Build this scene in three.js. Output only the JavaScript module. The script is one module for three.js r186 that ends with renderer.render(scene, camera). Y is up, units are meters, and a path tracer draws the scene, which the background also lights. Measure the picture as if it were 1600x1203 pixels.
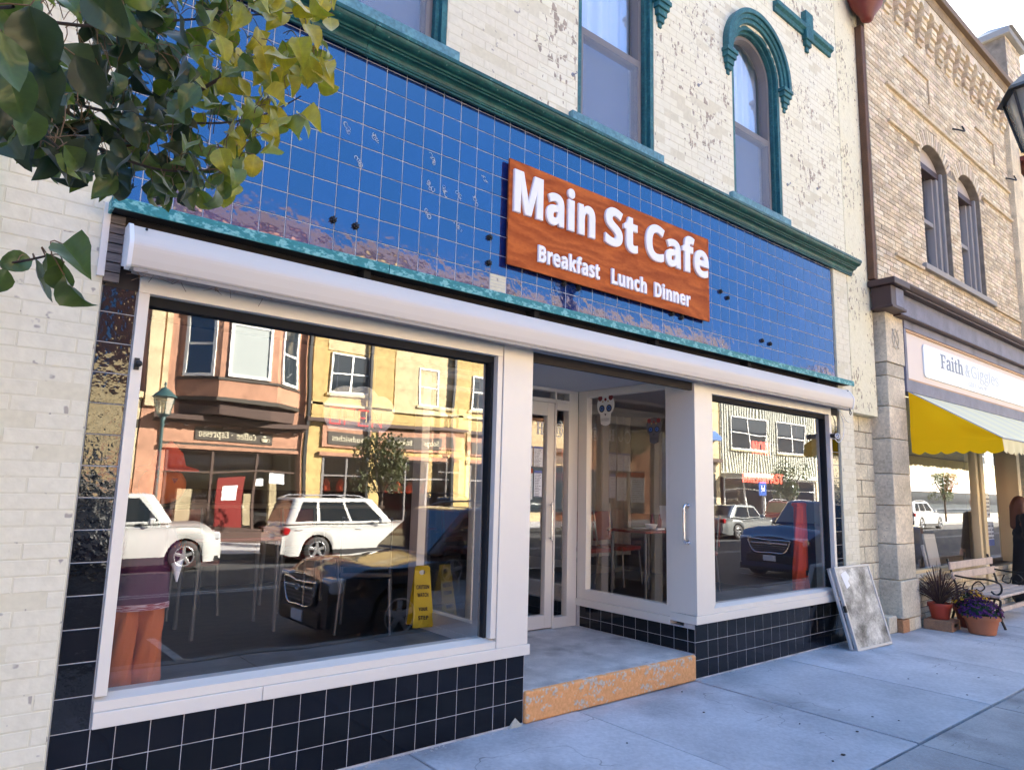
import * as THREE from 'three';
import { mergeGeometries, toCreasedNormals } from 'three/addons/utils/BufferGeometryUtils.js';
import { RoundedBoxGeometry } from 'three/addons/geometries/RoundedBoxGeometry.js';
import { TextGeometry } from 'three/addons/geometries/TextGeometry.js';
import { FontLoader } from 'three/addons/loaders/FontLoader.js';
import { MarchingCubes } from 'three/addons/objects/MarchingCubes.js';

// ---------------------------------------------------------------- camera, sky, sun, exposure
const scene = new THREE.Scene();
const EYE = new THREE.Vector3(-2.897, 1.636, 3.866);
const camera = new THREE.PerspectiveCamera(58.647, 1600 / 1203, 0.05, 600);
camera.position.copy(EYE);
const CAMROT = new THREE.Matrix4().makeRotationY(-0.680685).multiply(new THREE.Matrix4().makeRotationX(0.148703)).multiply(new THREE.Matrix4().makeRotationZ(0.0259048));
camera.quaternion.setFromRotationMatrix(CAMROT);
scene.add(camera);
const renderer = new THREE.WebGLRenderer({ antialias: true });
renderer.setSize(1024, 769);
renderer.toneMapping = THREE.LinearToneMapping;
renderer.toneMappingExposure = 9.9;
renderer.shadowMap.enabled = true;
renderer.shadowMap.type = THREE.PCFSoftShadowMap;

const SUN_DIR = new THREE.Vector3(0.662, 0.454, -0.596).normalize();   // behind the cafe, to its right
{
  const W = 512, H = 256, d = new Float32Array(W * H * 4);
  const mixc = (a, b, t) => a.map((v, i) => v + (b[i] - v) * t);
  for (let j = 0; j < H; j++) for (let i = 0; i < W; i++) {
    const el = ((j + 0.5) / H - 0.5) * Math.PI, az = ((i + 0.5) / W - 0.5) * 2 * Math.PI;
    const v = new THREE.Vector3(Math.cos(az) * Math.cos(el), Math.sin(el), Math.sin(az) * Math.cos(el));
    const cs = v.dot(SUN_DIR), up = Math.max(0, v.y);
    const away = 0.5 - 0.5 * cs;                                   // 0 towards the sun, 1 opposite it
    const k0 = Math.max(0, Math.min(1, (away - 0.06) / 0.30)), sk = k0 * k0 * (3 - 2 * k0);
    let c = mixc([0.150, 0.165, 0.185], [0.017, 0.072, 0.188], sk);
    c = mixc(c, [0.055, 0.110, 0.228], Math.max(0, up - 0.45) / 0.55);
    const hz = Math.exp(-up * 13);
    c = mixc(c, mixc([0.38, 0.37, 0.34], [0.12, 0.17, 0.24], away), hz * 0.75);
    const g = Math.pow(Math.max(0, cs), 6) * 0.5 + Math.pow(Math.max(0, cs), 60) * 1.2;
    c = c.map((x, k) => x + g * [0.55, 0.51, 0.43][k]);
    if (v.y < 0) c = [0.09, 0.09, 0.09];
    d.set([c[0], c[1], c[2], 1], (j * W + i) * 4);
  }
  const t = new THREE.DataTexture(d, W, H, THREE.RGBAFormat, THREE.FloatType);
  t.mapping = THREE.EquirectangularReflectionMapping; t.magFilter = t.minFilter = THREE.LinearFilter; t.needsUpdate = true;
  scene.background = t; scene.environment = t;
}
const sun = new THREE.DirectionalLight(new THREE.Color(1, 0.935, 0.82), 5);
sun.position.copy(SUN_DIR).multiplyScalar(90); sun.target.position.set(10, 0, 10);
sun.position.add(sun.target.position);
sun.castShadow = true; sun.shadow.mapSize.set(4096, 4096);
Object.assign(sun.shadow.camera, { left: -60, right: 60, top: 60, bottom: -60, near: 1, far: 200 });
scene.add(sun, sun.target);

// ---------------------------------------------------------------- helpers
function rngOf(s) { return () => { s |= 0; s = s + 0x6D2B79F5 | 0; let t = Math.imul(s ^ s >>> 15, 1 | s); t = t + Math.imul(t ^ t >>> 7, 61 | t) ^ t; return ((t ^ t >>> 14) >>> 0) / 4294967296; }; }
const rnd = rngOf(7);
const rr = (a, b) => a + (b - a) * rnd();
const hash2 = (x, y, s) => { let h = Math.imul(x, 374761393) + Math.imul(y, 668265263) + Math.imul(s, 1274126177) | 0; h = Math.imul(h ^ h >>> 13, 1274126177); return ((h ^ h >>> 16) >>> 0) / 4294967296; };
function vnoise(x, y, per, s) {
  const xi = Math.floor(x), yi = Math.floor(y); let fx = x - xi, fy = y - yi; fx = fx * fx * (3 - 2 * fx); fy = fy * fy * (3 - 2 * fy);
  const m = (a) => ((a % per) + per) % per, x0 = m(xi), x1 = m(xi + 1), y0 = m(yi), y1 = m(yi + 1);
  const a = hash2(x0, y0, s), b = hash2(x1, y0, s), c = hash2(x0, y1, s), d = hash2(x1, y1, s);
  return a + (b - a) * fx + (c - a) * fy + (a - b - c + d) * fx * fy;
}
function fbm(u, v, per, oct, s) { let a = 0.5, r = 0, n = 0; for (let o = 0; o < oct; o++) { r += a * vnoise(u * per, v * per, per, s + o); n += a; a *= 0.5; per *= 2; } return r / n; }
// a repeating texture from a function (u, v) -> [r, g, b] (0..1); colours are sRGB, data maps linear
function tex(n, fn, srgb = true, m = n) {
  const d = new Uint8Array(n * m * 4);
  for (let j = 0; j < m; j++) for (let i = 0; i < n; i++) {
    const c = fn((i + 0.5) / n, (j + 0.5) / m);
    for (let k = 0; k < 3; k++) d[(j * n + i) * 4 + k] = Math.max(0, Math.min(255, (typeof c === 'number' ? c : c[k]) * 255));
    d[(j * n + i) * 4 + 3] = 255;
  }
  const t = new THREE.DataTexture(d, n, m, THREE.RGBAFormat);
  t.wrapS = t.wrapT = THREE.RepeatWrapping; t.magFilter = THREE.LinearFilter; t.minFilter = THREE.LinearMipmapLinearFilter; t.generateMipmaps = true;
  if (srgb) t.colorSpace = THREE.SRGBColorSpace; t.needsUpdate = true; return t;
}
const rep = (t, w, h = w) => { const c = t.clone(); c.repeat.set(1 / w, 1 / h); c.needsUpdate = true; return c; };   // w, h: metres per repeat
const toS = (x) => x <= 0.0031308 ? 12.92 * x : 1.055 * Math.pow(x, 1 / 2.4) - 0.055;
const L3 = (r, g, b) => new THREE.Color().setRGB(r, g, b);
function std(col, rough = 0.7, o = {}) { return new THREE.MeshStandardMaterial({ color: Array.isArray(col) ? L3(...col) : col, roughness: rough, side: THREE.DoubleSide, ...o }); }
function phy(col, rough = 0.5, o = {}) { return new THREE.MeshPhysicalMaterial({ color: Array.isArray(col) ? L3(...col) : col, roughness: rough, side: THREE.DoubleSide, ...o }); }

function clean(g) {   // plain non-indexed position + normal + uv, so anything merges with anything
  g = g.index ? g.toNonIndexed() : g;
  for (const k of Object.keys(g.attributes)) if (!['position', 'normal', 'uv'].includes(k)) g.deleteAttribute(k);
  if (!g.attributes.normal) g.computeVertexNormals();
  if (!g.attributes.uv) g.setAttribute('uv', new THREE.BufferAttribute(new Float32Array(g.attributes.position.count * 2), 2));
  g.groups = []; g.morphAttributes = {}; return g;
}
function metric(g) {   // uv in metres from the two axes that a face spans
  g = clean(g); const p = g.attributes.position, n = g.attributes.normal, uv = g.attributes.uv;
  for (let i = 0; i < p.count; i += 3) {
    let a = 0, b = 0, c = 0; for (let k = 0; k < 3; k++) { a += Math.abs(n.getX(i + k)); b += Math.abs(n.getY(i + k)); c += Math.abs(n.getZ(i + k)); }
    for (let k = 0; k < 3; k++) {
      const x = p.getX(i + k), y = p.getY(i + k), z = p.getZ(i + k);
      if (c >= a && c >= b) uv.setXY(i + k, x, y); else if (a >= b) uv.setXY(i + k, z, y); else uv.setXY(i + k, x, z);
    }
  }
  return g;
}
function bx(x0, x1, y0, y1, z0, z1) { const g = new THREE.BoxGeometry(x1 - x0, y1 - y0, z1 - z0); g.translate((x0 + x1) / 2, (y0 + y1) / 2, (z0 + z1) / 2); return metric(g); }
function rb(x0, x1, y0, y1, z0, z1, r = 0.004, seg = 2) { const g = new RoundedBoxGeometry(x1 - x0, y1 - y0, z1 - z0, seg, Math.min(r, 0.49 * Math.min(x1 - x0, y1 - y0, z1 - z0))); g.translate((x0 + x1) / 2, (y0 + y1) / 2, (z0 + z1) / 2); return metric(g); }
function cyl(r0, r1, h, x = 0, y = 0, z = 0, seg = 20, open = false) { const g = new THREE.CylinderGeometry(r1, r0, h, seg, 1, open); g.translate(x, y + h / 2, z); return clean(g); }
function lathe(pts, seg = 28) { return clean(new THREE.LatheGeometry(pts.map(([r, y]) => new THREE.Vector2(r, y)), seg)); }
function tube(pts, r, seg = 6, n = 0) { const c = new THREE.CatmullRomCurve3(pts.map((p) => new THREE.Vector3(...p))); return clean(new THREE.TubeGeometry(c, n || Math.max(2, (pts.length - 1) * 6), r, seg, false)); }
function rod(a, b, r0, r1 = r0, seg = 8) { const A = new THREE.Vector3(...a), B = new THREE.Vector3(...b), l = A.distanceTo(B); const g = new THREE.CylinderGeometry(r1, r0, l, seg, 1); g.translate(0, l / 2, 0); g.applyQuaternion(new THREE.Quaternion().setFromUnitVectors(new THREE.Vector3(0, 1, 0), B.sub(A).normalize())); g.translate(...a); return clean(g); }
// a profile [z, y] swept along x
function sweepX(prof, x0, x1) { const s = new THREE.Shape(prof.map(([z, y]) => new THREE.Vector2(-z, y))); const g = new THREE.ExtrudeGeometry(s, { depth: x1 - x0, bevelEnabled: false, steps: 1 }); g.rotateY(Math.PI / 2); g.translate(x0, 0, 0); return metric(g); }
function slabShape(outline, holes, z0, z1) { const s = new THREE.Shape(outline.map(([x, y]) => new THREE.Vector2(x, y))); for (const h of holes) s.holes.push(h instanceof THREE.Path ? h : new THREE.Path(h.map(([x, y]) => new THREE.Vector2(x, y)))); const g = new THREE.ExtrudeGeometry(s, { depth: z1 - z0, bevelEnabled: false, curveSegments: 20 }); g.translate(0, 0, z0); return metric(g); }
const rect = (x0, x1, y0, y1) => [[x0, y0], [x1, y0], [x1, y1], [x0, y1]];
const move = (g, x, y, z) => { g.translate(x, y, z); return g; };
const ry = (g, a) => { g.rotateY(a); return g; };

function taper(pts, r0, r1, seg = 8, n = 40) {   // a tube that thins from r0 to r1
  const c = new THREE.CatmullRomCurve3(pts.map((p) => new THREE.Vector3(...p))), g = new THREE.TubeGeometry(c, n, 1, seg, false), p = g.attributes.position, q = new THREE.Vector3();
  for (let i = 0; i <= n; i++) { c.getPointAt(i / n, q); const r = r0 + (r1 - r0) * i / n; for (let j = 0; j <= seg; j++) { const k = i * (seg + 1) + j; p.setXYZ(k, q.x + (p.getX(k) - q.x) * r, q.y + (p.getY(k) - q.y) * r, q.z + (p.getZ(k) - q.z) * r); } }
  return clean(g);
}
const taken = {};
function numbered(name) { const n = (taken[name] = (taken[name] ?? -1) + 1); return n ? `${name}_${String(n).padStart(3, '0')}` : name; }
function mesh(parent, name, geos, m) {
  const list = (Array.isArray(geos) ? geos : [geos]).map(clean);
  const o = new THREE.Mesh(list.length > 1 ? mergeGeometries(list) : list[0], m); o.castShadow = o.receiveShadow = true; o.name = name; parent.add(o); return o;
}
function thing(name, label, category, group, pos = [0, 0, 0], turn = 0) {
  const o = new THREE.Group(); o.name = numbered(name); o.userData = { label, category }; if (group) o.userData.group = group;
  o.position.set(...pos); o.rotation.y = turn; scene.add(o); return o;
}
function single(name, label, category, geos, m, group) { const o = mesh(scene, numbered(name), geos, m); o.userData = { label, category }; if (group) o.userData.group = group; return o; }
function struct(name, geos, m) { const o = mesh(scene, name, geos, m); o.userData = { kind: 'structure', label: name.replaceAll('_', ' ') }; return o; }
function pixelRay(u, v) { return new THREE.Vector3((u - 800) / 1070.82, -(v - 601.5) / 1070.82, -1).applyMatrix4(CAMROT); }
const atPixel = (u, v, d) => EYE.clone().addScaledVector(pixelRay(u, v), d);   // d metres along the view axis
const boldFont = await new FontLoader().loadAsync('fonts/droid/droid_sans_bold.typeface.json');
const sansFont = await new FontLoader().loadAsync('fonts/droid/droid_sans_regular.typeface.json');
const serifFont = await new FontLoader().loadAsync('fonts/droid/droid_serif_bold.typeface.json');
// text from x0 to x1 (stretched to fit when x1 is given), baseline y, front at z + depth
function text(str, x0, x1, y, capH, z, depth, font = boldFont, bevel = 0, flip = false, grow = 0) {
  const g = new TextGeometry(str, { font, size: capH / 0.99, depth, curveSegments: 5, bevelEnabled: bevel > 0, bevelThickness: bevel, bevelSize: bevel * 0.7 + grow, bevelOffset: 0, bevelSegments: 1 });
  g.computeBoundingBox(); const b = g.boundingBox, bh = b.max.y - b.min.y; const m = new TextGeometry('H', { font, size: capH, depth: 0.01, curveSegments: 2, bevelEnabled: false }); m.computeBoundingBox();
  const sy = capH / (m.boundingBox.max.y - m.boundingBox.min.y) , sx = x1 === undefined ? sy : (x1 - x0) / (b.max.x - b.min.x);
  g.translate(-b.min.x, 0, 0); g.scale(sx, sy, 1);
  if (flip) { g.rotateY(Math.PI); g.translate(x1 ?? x0, y, z); } else g.translate(x0, y, z);
  return clean(g);
}

// ---------------------------------------------------------------- materials
const T = 0.1524;
const plasterNoise = (s) => (u, v) => 0.5 + 0.5 * (fbm(u, v, 16, 5, s) - 0.5);
const paintMap = tex(1024, (u, v) => {          // old cream paint on brick, flaked through in places
  const big = fbm(u, v, 5, 3, 3), fine = fbm(u, v, 40, 4, 9), f2 = fbm(u + 0.3, v * 0.5, 64, 3, 21), veins = Math.abs(fbm(u, v, 9, 4, 33) - 0.5);
  let c = [0.905 + (fine - 0.5) * 0.05, 0.885 + (fine - 0.5) * 0.05, 0.78 + (fine - 0.5) * 0.06];
  const warm = (fbm(u, v, 3, 3, 51) - 0.5) * 0.05; c = [c[0] + warm * 0.3, c[1], c[2] - warm];
  const chip = f2 + 0.5 * (big - 0.5) + 0.3 * (fbm(u, v, 14, 3, 88) - 0.5) - 0.70;
  if (chip > 0) { const k = Math.min(1, chip * 26), b = fbm(u, v, 60, 2, 77); c = c.map((x, i) => x + ([0.56 + b * 0.2, 0.52 + b * 0.18, 0.46 + b * 0.15][i] - x) * k); }
  if (veins < 0.006 && big > 0.5) c = c.map((x) => x * 0.84);
  return c;
});
const paintBump = tex(1024, (u, v) => { const big = fbm(u, v, 5, 3, 3), f2 = fbm(u + 0.3, v * 0.5, 64, 3, 21), chip = f2 + 0.5 * (big - 0.5) + 0.3 * (fbm(u, v, 14, 3, 88) - 0.5) - 0.70; return 0.6 + 0.3 * (fbm(u, v, 64, 3, 5) - 0.5) - (chip > 0 ? 0.35 * Math.min(1, chip * 26) : 0); }, false);
const cleanPaintMap = tex(512, (u, v) => {
  const fine = fbm(u, v, 40, 4, 19), big = fbm(u, v, 4, 4, 23), f2 = fbm(u, v, 26, 3, 61); let k = 0.885 + (fine - 0.5) * 0.06 + (big - 0.5) * 0.05;
  let c = [k - 0.012, k - 0.035, k - 0.13]; if (f2 > 0.81) { const t = Math.min(1, (f2 - 0.81) * 18); c = c.map((x, i) => x + ([0.66, 0.63, 0.58][i] - x) * t); } return c;
});
const cleanPaintBump = tex(512, (u, v) => 0.5 + 0.5 * (fbm(u, v, 30, 4, 19) - 0.5), false);
const M = {};
M.paint = std([1, 1, 1], 0.78, { map: rep(paintMap, 2.1), bumpMap: rep(paintBump, 2.1), bumpScale: 0.006 });
M.paintClean = std([1, 1, 1], 0.75, { map: rep(cleanPaintMap, 1.3), bumpMap: rep(cleanPaintBump, 1.3), bumpScale: 0.006 });
M.paintJoint = std([0.93, 0.92, 0.88], 0.9, { map: rep(cleanPaintMap, 0.9) });
M.plaster = std([0.98, 0.97, 0.92], 0.9, { map: rep(paintMap, 1.5), bumpMap: rep(paintBump, 1.5), bumpScale: 0.012 });
const greyMap = (lo, hi, per, s, tint = [1, 1, 1]) => tex(512, (u, v) => { const f = fbm(u, v, per, 5, s), k = lo + (hi - lo) * f, sp = fbm(u, v, 128, 2, s + 40); const q = k * (0.94 + 0.12 * sp); return tint.map((t) => q * t); });
const concreteMap = tex(1024, (u, v) => {
  const f = fbm(u, v, 6, 5, 101), g = fbm(u, v, 120, 3, 111), st = fbm(u, v, 3, 4, 121), sp = vnoise(u * 420, v * 420, 420, 131);
  let k = 0.79 + (f - 0.5) * 0.20 + (g - 0.5) * 0.10 + (st > 0.56 ? -(st - 0.56) * 0.55 : 0); const cr = Math.abs(fbm(u, v, 4, 5, 141) - 0.5); if (cr < 0.0035 && st > 0.5) k -= 0.16; if (sp > 0.93) k -= 0.06;
  return [k * 1.0, k * 0.99, k * 0.98];
});
const concreteBump = tex(1024, (u, v) => 0.5 + 0.35 * (fbm(u, v, 160, 3, 111) - 0.5) + 0.3 * (fbm(u, v, 8, 3, 101) - 0.5), false);
M.slab = [0, 1, 2].map((i) => std([[0.84, 0.83, 0.85], [0.78, 0.775, 0.79], [0.89, 0.88, 0.90]][i], 0.82, { map: rep(concreteMap, 2.3 + i * 0.17), bumpMap: rep(concreteBump, 1.6), bumpScale: 0.004 }));
M.slabRough = [0, 1].map((i) => std([[0.66, 0.63, 0.61], [0.60, 0.58, 0.57]][i], 0.9, { map: rep(concreteMap, 1.4), bumpMap: rep(concreteBump, 0.7), bumpScale: 0.008 }));
M.joint = std([0.035, 0.034, 0.034], 0.95);
M.stepTop = std([0.98, 0.95, 0.91], 0.88, { map: rep(concreteMap, 0.8), bumpMap: rep(concreteBump, 0.5), bumpScale: 0.007 });
const stepMap = tex(512, (u, v) => {                  // worn orange paint over cement
  const f = fbm(u, v, 14, 5, 201), g = fbm(u, v, 50, 3, 211), e = f + 0.45 * (g - 0.5);
  const o = [0.95 + (g - 0.5) * 0.12, 0.68 + (g - 0.5) * 0.12, 0.43 + (g - 0.5) * 0.12], cm = [0.80 + (g - 0.5) * 0.2, 0.74 + (g - 0.5) * 0.2, 0.66 + (g - 0.5) * 0.2];
  const k = Math.max(0, Math.min(1, (e - 0.565) * 12)); return o.map((x, i) => x + (cm[i] - x) * k);
});
M.stepPaint = std([0.95, 0.95, 0.95], 0.85, { map: rep(stepMap, 0.75), bumpMap: rep(concreteBump, 0.3), bumpScale: 0.010 });
const asphaltMap = tex(512, (u, v) => { const g = fbm(u, v, 128, 2, 301), f = fbm(u, v, 5, 4, 311); const k = 0.27 + (g - 0.5) * 0.16 + (f - 0.5) * 0.07; return [k, k, k * 1.02]; });
M.asphalt = std([1, 1, 1], 0.9, { map: rep(asphaltMap, 3), bumpMap: rep(concreteBump, 0.5), bumpScale: 0.006 });
M.ground = std([0.07, 0.075, 0.06], 0.95);
M.curb = std([0.42, 0.41, 0.38], 0.9, { map: rep(concreteMap, 1.5) });
M.whiteLine = std([0.72, 0.71, 0.68], 0.8, { map: rep(concreteMap, 0.6) });
// glazed tiles
const glazeBump = tex(512, (u, v) => fbm(u, v, 10, 3, 401), false);
M.tileBlue = [0, 1, 2, 3].map((i) => phy([[0.005, 0.023, 0.130], [0.007, 0.028, 0.150], [0.004, 0.019, 0.112], [0.006, 0.025, 0.138]][i], 0.055, { ior: 2.45, bumpMap: rep(glazeBump, 0.7), bumpScale: 0.0008 }));
M.tileBlack = [0, 1, 2].map((i) => phy([[0.004, 0.004, 0.006], [0.003, 0.003, 0.004], [0.005, 0.005, 0.008]][i], 0.08, { ior: 1.42, bumpMap: rep(glazeBump, 0.5), bumpScale: 0.0007 }));
M.tileGloss = [0, 1, 2].map((i) => phy([[0.004, 0.004, 0.006], [0.003, 0.003, 0.004], [0.005, 0.005, 0.008]][i], 0.06, { ior: 1.75, bumpMap: rep(glazeBump, 0.3), bumpScale: 0.0008 }));
M.grout = std([0.86, 0.86, 0.87], 0.85, { map: rep(concreteMap, 0.6) });
M.groutDark = std([0.10, 0.10, 0.10], 0.9);
// metals and woods
const brushMap = tex(512, (u, v) => 0.45 + 0.25 * fbm(u, v, 24, 3, 421), false);
M.alu = std([0.76, 0.715, 0.63], 0.42, { metalness: 0.18, roughnessMap: rep(brushMap, 0.7), bumpMap: rep(glazeBump, 0.8), bumpScale: 0.0006 });
M.alu.roughness = 0.85;
M.aluDark = std([0.30, 0.30, 0.32], 0.5, { metalness: 0.5 });
M.chrome = std([0.78, 0.78, 0.80], 0.12, { metalness: 1 });
M.blackRubber = std([0.012, 0.012, 0.013], 0.6);
M.blackMetal = std([0.015, 0.015, 0.016], 0.45);
M.whitePaint = std([0.80, 0.80, 0.79], 0.45);
M.awningCase = std([0.64, 0.58, 0.50], 0.42);
M.darkWood = std([0.035, 0.028, 0.024], 0.85);
M.greyWood = std([0.30, 0.27, 0.25], 0.85, { map: rep(tex(256, (u, v) => { const g = fbm(u * 0.25, v, 32, 4, 431), k = 0.5 + 0.5 * g; return [k, k * 0.97, k * 0.95]; }), 0.5, 0.12) });
const tealMap = tex(512, (u, v) => { const f = fbm(u, v, 8, 5, 441), g = fbm(u, v, 40, 3, 451), k = Math.max(0, Math.min(1, (f + 0.5 * (g - 0.5) - 0.5) * 6)); const a = [0.15, 0.50, 0.52], b = [0.46, 0.70, 0.70]; return a.map((x, i) => (x + (b[i] - x) * k) * (0.9 + 0.2 * g)); });
M.teal = std([1, 1, 1], 0.6, { map: rep(tealMap, 0.55, 0.3), bumpMap: rep(concreteBump, 0.4), bumpScale: 0.003 });
const greenMap = (a, b, s) => tex(512, (u, v) => { const f = fbm(u, v, 10, 4, s), g = fbm(u, v, 48, 3, s + 9); let k = 0.8 + 0.4 * g; let c = a.map((x, i) => (x + (b[i] - x) * f * f) * k); if (g + 0.4 * f > 1.06) c = [0.50, 0.56, 0.52]; return c; });
M.corniceGreen = std([1, 1, 1], 0.42, { map: rep(greenMap([0.07, 0.27, 0.25], [0.15, 0.44, 0.40], 461), 0.9), bumpMap: rep(concreteBump, 0.6), bumpScale: 0.002 });
M.trimGreen = std([1, 1, 1], 0.55, { map: rep(greenMap([0.12, 0.35, 0.37], [0.26, 0.50, 0.50], 471), 0.8), bumpMap: rep(concreteBump, 0.35), bumpScale: 0.004 });
M.sillTeal = std([1, 1, 1], 0.6, { map: rep(greenMap([0.32, 0.50, 0.55], [0.46, 0.64, 0.66], 481), 0.9) });
M.sashGrey = std([0.19, 0.175, 0.17], 0.55);
const woodMap = tex(1024, (u, v) => {               // stained plywood face
  const w = fbm(u, v, 3, 3, 501), g = fbm(u * 0.5, v * 1, 20, 4, 511), ring = Math.sin((v * 9 + w * 5.5 + g * 0.9) * 6.283), fib = fbm(u, v * 1, 100, 2, 521), sm = fbm(u * 0.5, v * 3, 12, 3, 531);
  let k = 0.5 + 0.10 * ring + 0.34 * (g - 0.5) + 0.16 * (fib - 0.5) + 0.2 * (sm - 0.5); const dk = fbm(u, v, 7, 4, 541) > 0.66 ? 0.12 : 0;
  k = 0.5 + (k - 0.5) * 1.7 - dk; return [0.54 + 0.26 * k, 0.235 + 0.20 * k, 0.075 + 0.12 * k];
});
M.signWood = phy([1, 1, 1], 0.75, { specularIntensity: 0.5, map: rep(woodMap, 2.6, 1.1), bumpMap: rep(concreteBump, 0.4), bumpScale: 0.0012 });
M.letter = std([0.86, 0.86, 0.87], 0.4);
M.glass = phy([1, 1, 1], 0, { transmission: 1, thickness: 0, ior: 1.95, roughness: 0 });
M.glassUp = phy([0.95, 0.97, 1], 0, { transmission: 1, thickness: 0, ior: 2.1, roughness: 0 });
M.curtain = std([0.78, 0.80, 0.84], 0.9);
M.curtainBlue = std([0.30, 0.36, 0.48], 0.9);
M.dark = std([0.012, 0.012, 0.013], 0.9);
M.ceilPaint = std([0.42, 0.45, 0.50], 0.6);
M.lavender = std([0.30, 0.31, 0.42], 0.6, { map: rep(concreteMap, 1.2) });
M.brownTrim = std([0.055, 0.028, 0.025], 0.5);
M.signCream = std([0.72, 0.63, 0.56], 0.6);
M.signBoard = std([0.80, 0.84, 0.86], 0.35);
M.greyLetter = std([0.20, 0.25, 0.32], 0.5);
M.paleLetter = std([0.52, 0.58, 0.62], 0.5);
M.redPaint = std([0.26, 0.035, 0.022], 0.5, { map: rep(concreteMap, 0.5) });
const stoneMap = tex(512, (u, v) => { const f = fbm(u, v, 5, 5, 601), g = fbm(u, v, 60, 3, 611); let k = 0.85 + (f - 0.5) * 0.2 + (g - 0.5) * 0.2; if (vnoise(u * 90, v * 90, 90, 621) > 0.93) k *= 0.72; return [k, k * 0.96, k * 0.86]; });
const stoneBump = tex(512, (u, v) => 0.5 + 0.5 * (fbm(u, v, 30, 4, 611) - 0.5) - (vnoise(u * 90, v * 90, 90, 621) > 0.93 ? 0.3 : 0), false);
M.stone = [0, 1, 2].map((i) => std([[0.86, 0.84, 0.82], [0.78, 0.77, 0.76], [0.92, 0.88, 0.84]][i], 0.9, { map: rep(stoneMap, 1.1 + i * 0.2), bumpMap: rep(stoneBump, 0.8), bumpScale: 0.008 }));
M.block = [0, 1].map((i) => std([[0.97, 0.96, 0.88], [0.93, 0.92, 0.85]][i], 0.9, { map: rep(stoneMap, 1.3), bumpMap: rep(stoneBump, 0.9), bumpScale: 0.006 }));
const brickTex = tex(512, (u, v) => { const f = fbm(u, v, 6, 4, 631), g = fbm(u, v, 70, 3, 641); const k = 0.93 + (f - 0.5) * 0.26 + (g - 0.5) * 0.24; return [k, k, k]; });
const bk = (c) => std(c, 0.88, { map: rep(brickTex, 0.9), bumpMap: rep(stoneBump, 0.5), bumpScale: 0.005 });
M.tan = [[0.82, 0.69, 0.47], [0.76, 0.62, 0.41], [0.86, 0.75, 0.55], [0.66, 0.52, 0.34], [0.80, 0.65, 0.48], [0.60, 0.49, 0.34]].map(bk);
M.mortar = std([0.42, 0.36, 0.28], 0.95, { map: rep(concreteMap, 0.7) });
M.mortarDark = std([0.17, 0.15, 0.125], 0.95);
M.clearAcrylic = phy([0.9, 0.95, 1], 0.05, { transmission: 0.85, thickness: 0, ior: 1.6 });
M.floorWood = std([0.075, 0.062, 0.055], 0.42, { map: rep(tex(512, (u, v) => { const p = Math.floor(v * 8), g = fbm(u + hash2(p, 1, 5) * 3, v, 24, 4, 651), e = (v * 8) % 1; const k = 0.55 + 0.45 * g; return e < 0.04 ? [0.15, 0.14, 0.13] : [k, k * 0.95, k * 0.9]; }), 1.6, 1.2) });
M.wallIn = std([0.34, 0.31, 0.26], 0.85);
M.wallInDark = std([0.10, 0.08, 0.07], 0.85);

// ---------------------------------------------------------------- masonry helpers
const view = new THREE.Matrix4().copy(CAMROT).setPosition(EYE).invert();
function px(x, y, z) { const v = new THREE.Vector3(x, y, z).applyMatrix4(view); return v.z > -0.05 ? null : [800 + 1070.82 * v.x / -v.z, 601.5 - 1070.82 * v.y / -v.z, -v.z]; }
const inFrame = (x, y, z, m = 260) => { const p = px(x, y, z); return p && p[0] > -m && p[0] < 1600 + m && p[1] > -m && p[1] < 1203 + m; };
function courses(list, x0, x1, y0, y1, z0, zf, holes = [], bl = 0.213, ch = 0.0745, jt = 0.008, nm = 1, jit = 0.002, always = false) {
  const n = Math.max(1, Math.round((y1 - y0) / ch)), h = (y1 - y0) / n;
  for (let r = 0; r < n; r++) {
    const ya = y0 + r * h, yb = ya + h, ym = (ya + yb) / 2, cuts = [];
    for (const q of holes) {
      if (yb <= q.y0 + 0.01) continue; let a = q.x0, b = q.x1;
      if (q.r && ym > q.ys) { const t = q.r * q.r - (ym - (q.cy ?? q.ys)) ** 2; if (t <= 0) continue; const c = (q.x0 + q.x1) / 2; a = c - Math.sqrt(t); b = c + Math.sqrt(t); } else if (!q.r && ya >= q.y1 - 0.01) continue;
      cuts.push([a, b]);
    }
    for (let xa = x0 - ((r & 1) ? bl / 2 : 0) - (hash2(r, 3, 9) * 0.02); xa < x1; xa += bl) {
      let segs = [[Math.max(x0, xa), Math.min(x1, xa + bl)]];
      for (const [a, b] of cuts) segs = segs.flatMap(([s, e]) => e <= a || s >= b ? [[s, e]] : [[s, a], [b, e]].filter(([p, q]) => q - p > 0.02));
      for (const [s, e] of segs) {
        if (e - s < 0.025 || !(always || inFrame((s + e) / 2, ym, zf))) continue;
        const j = (rnd() - 0.5) * 2 * jit; list.push({ b: [s + jt / 2, e - jt / 2, ya + jt / 2, yb - jt / 2, z0, zf + j], m: Math.floor(rnd() * nm) });
      }
    }
  }
}
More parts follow.
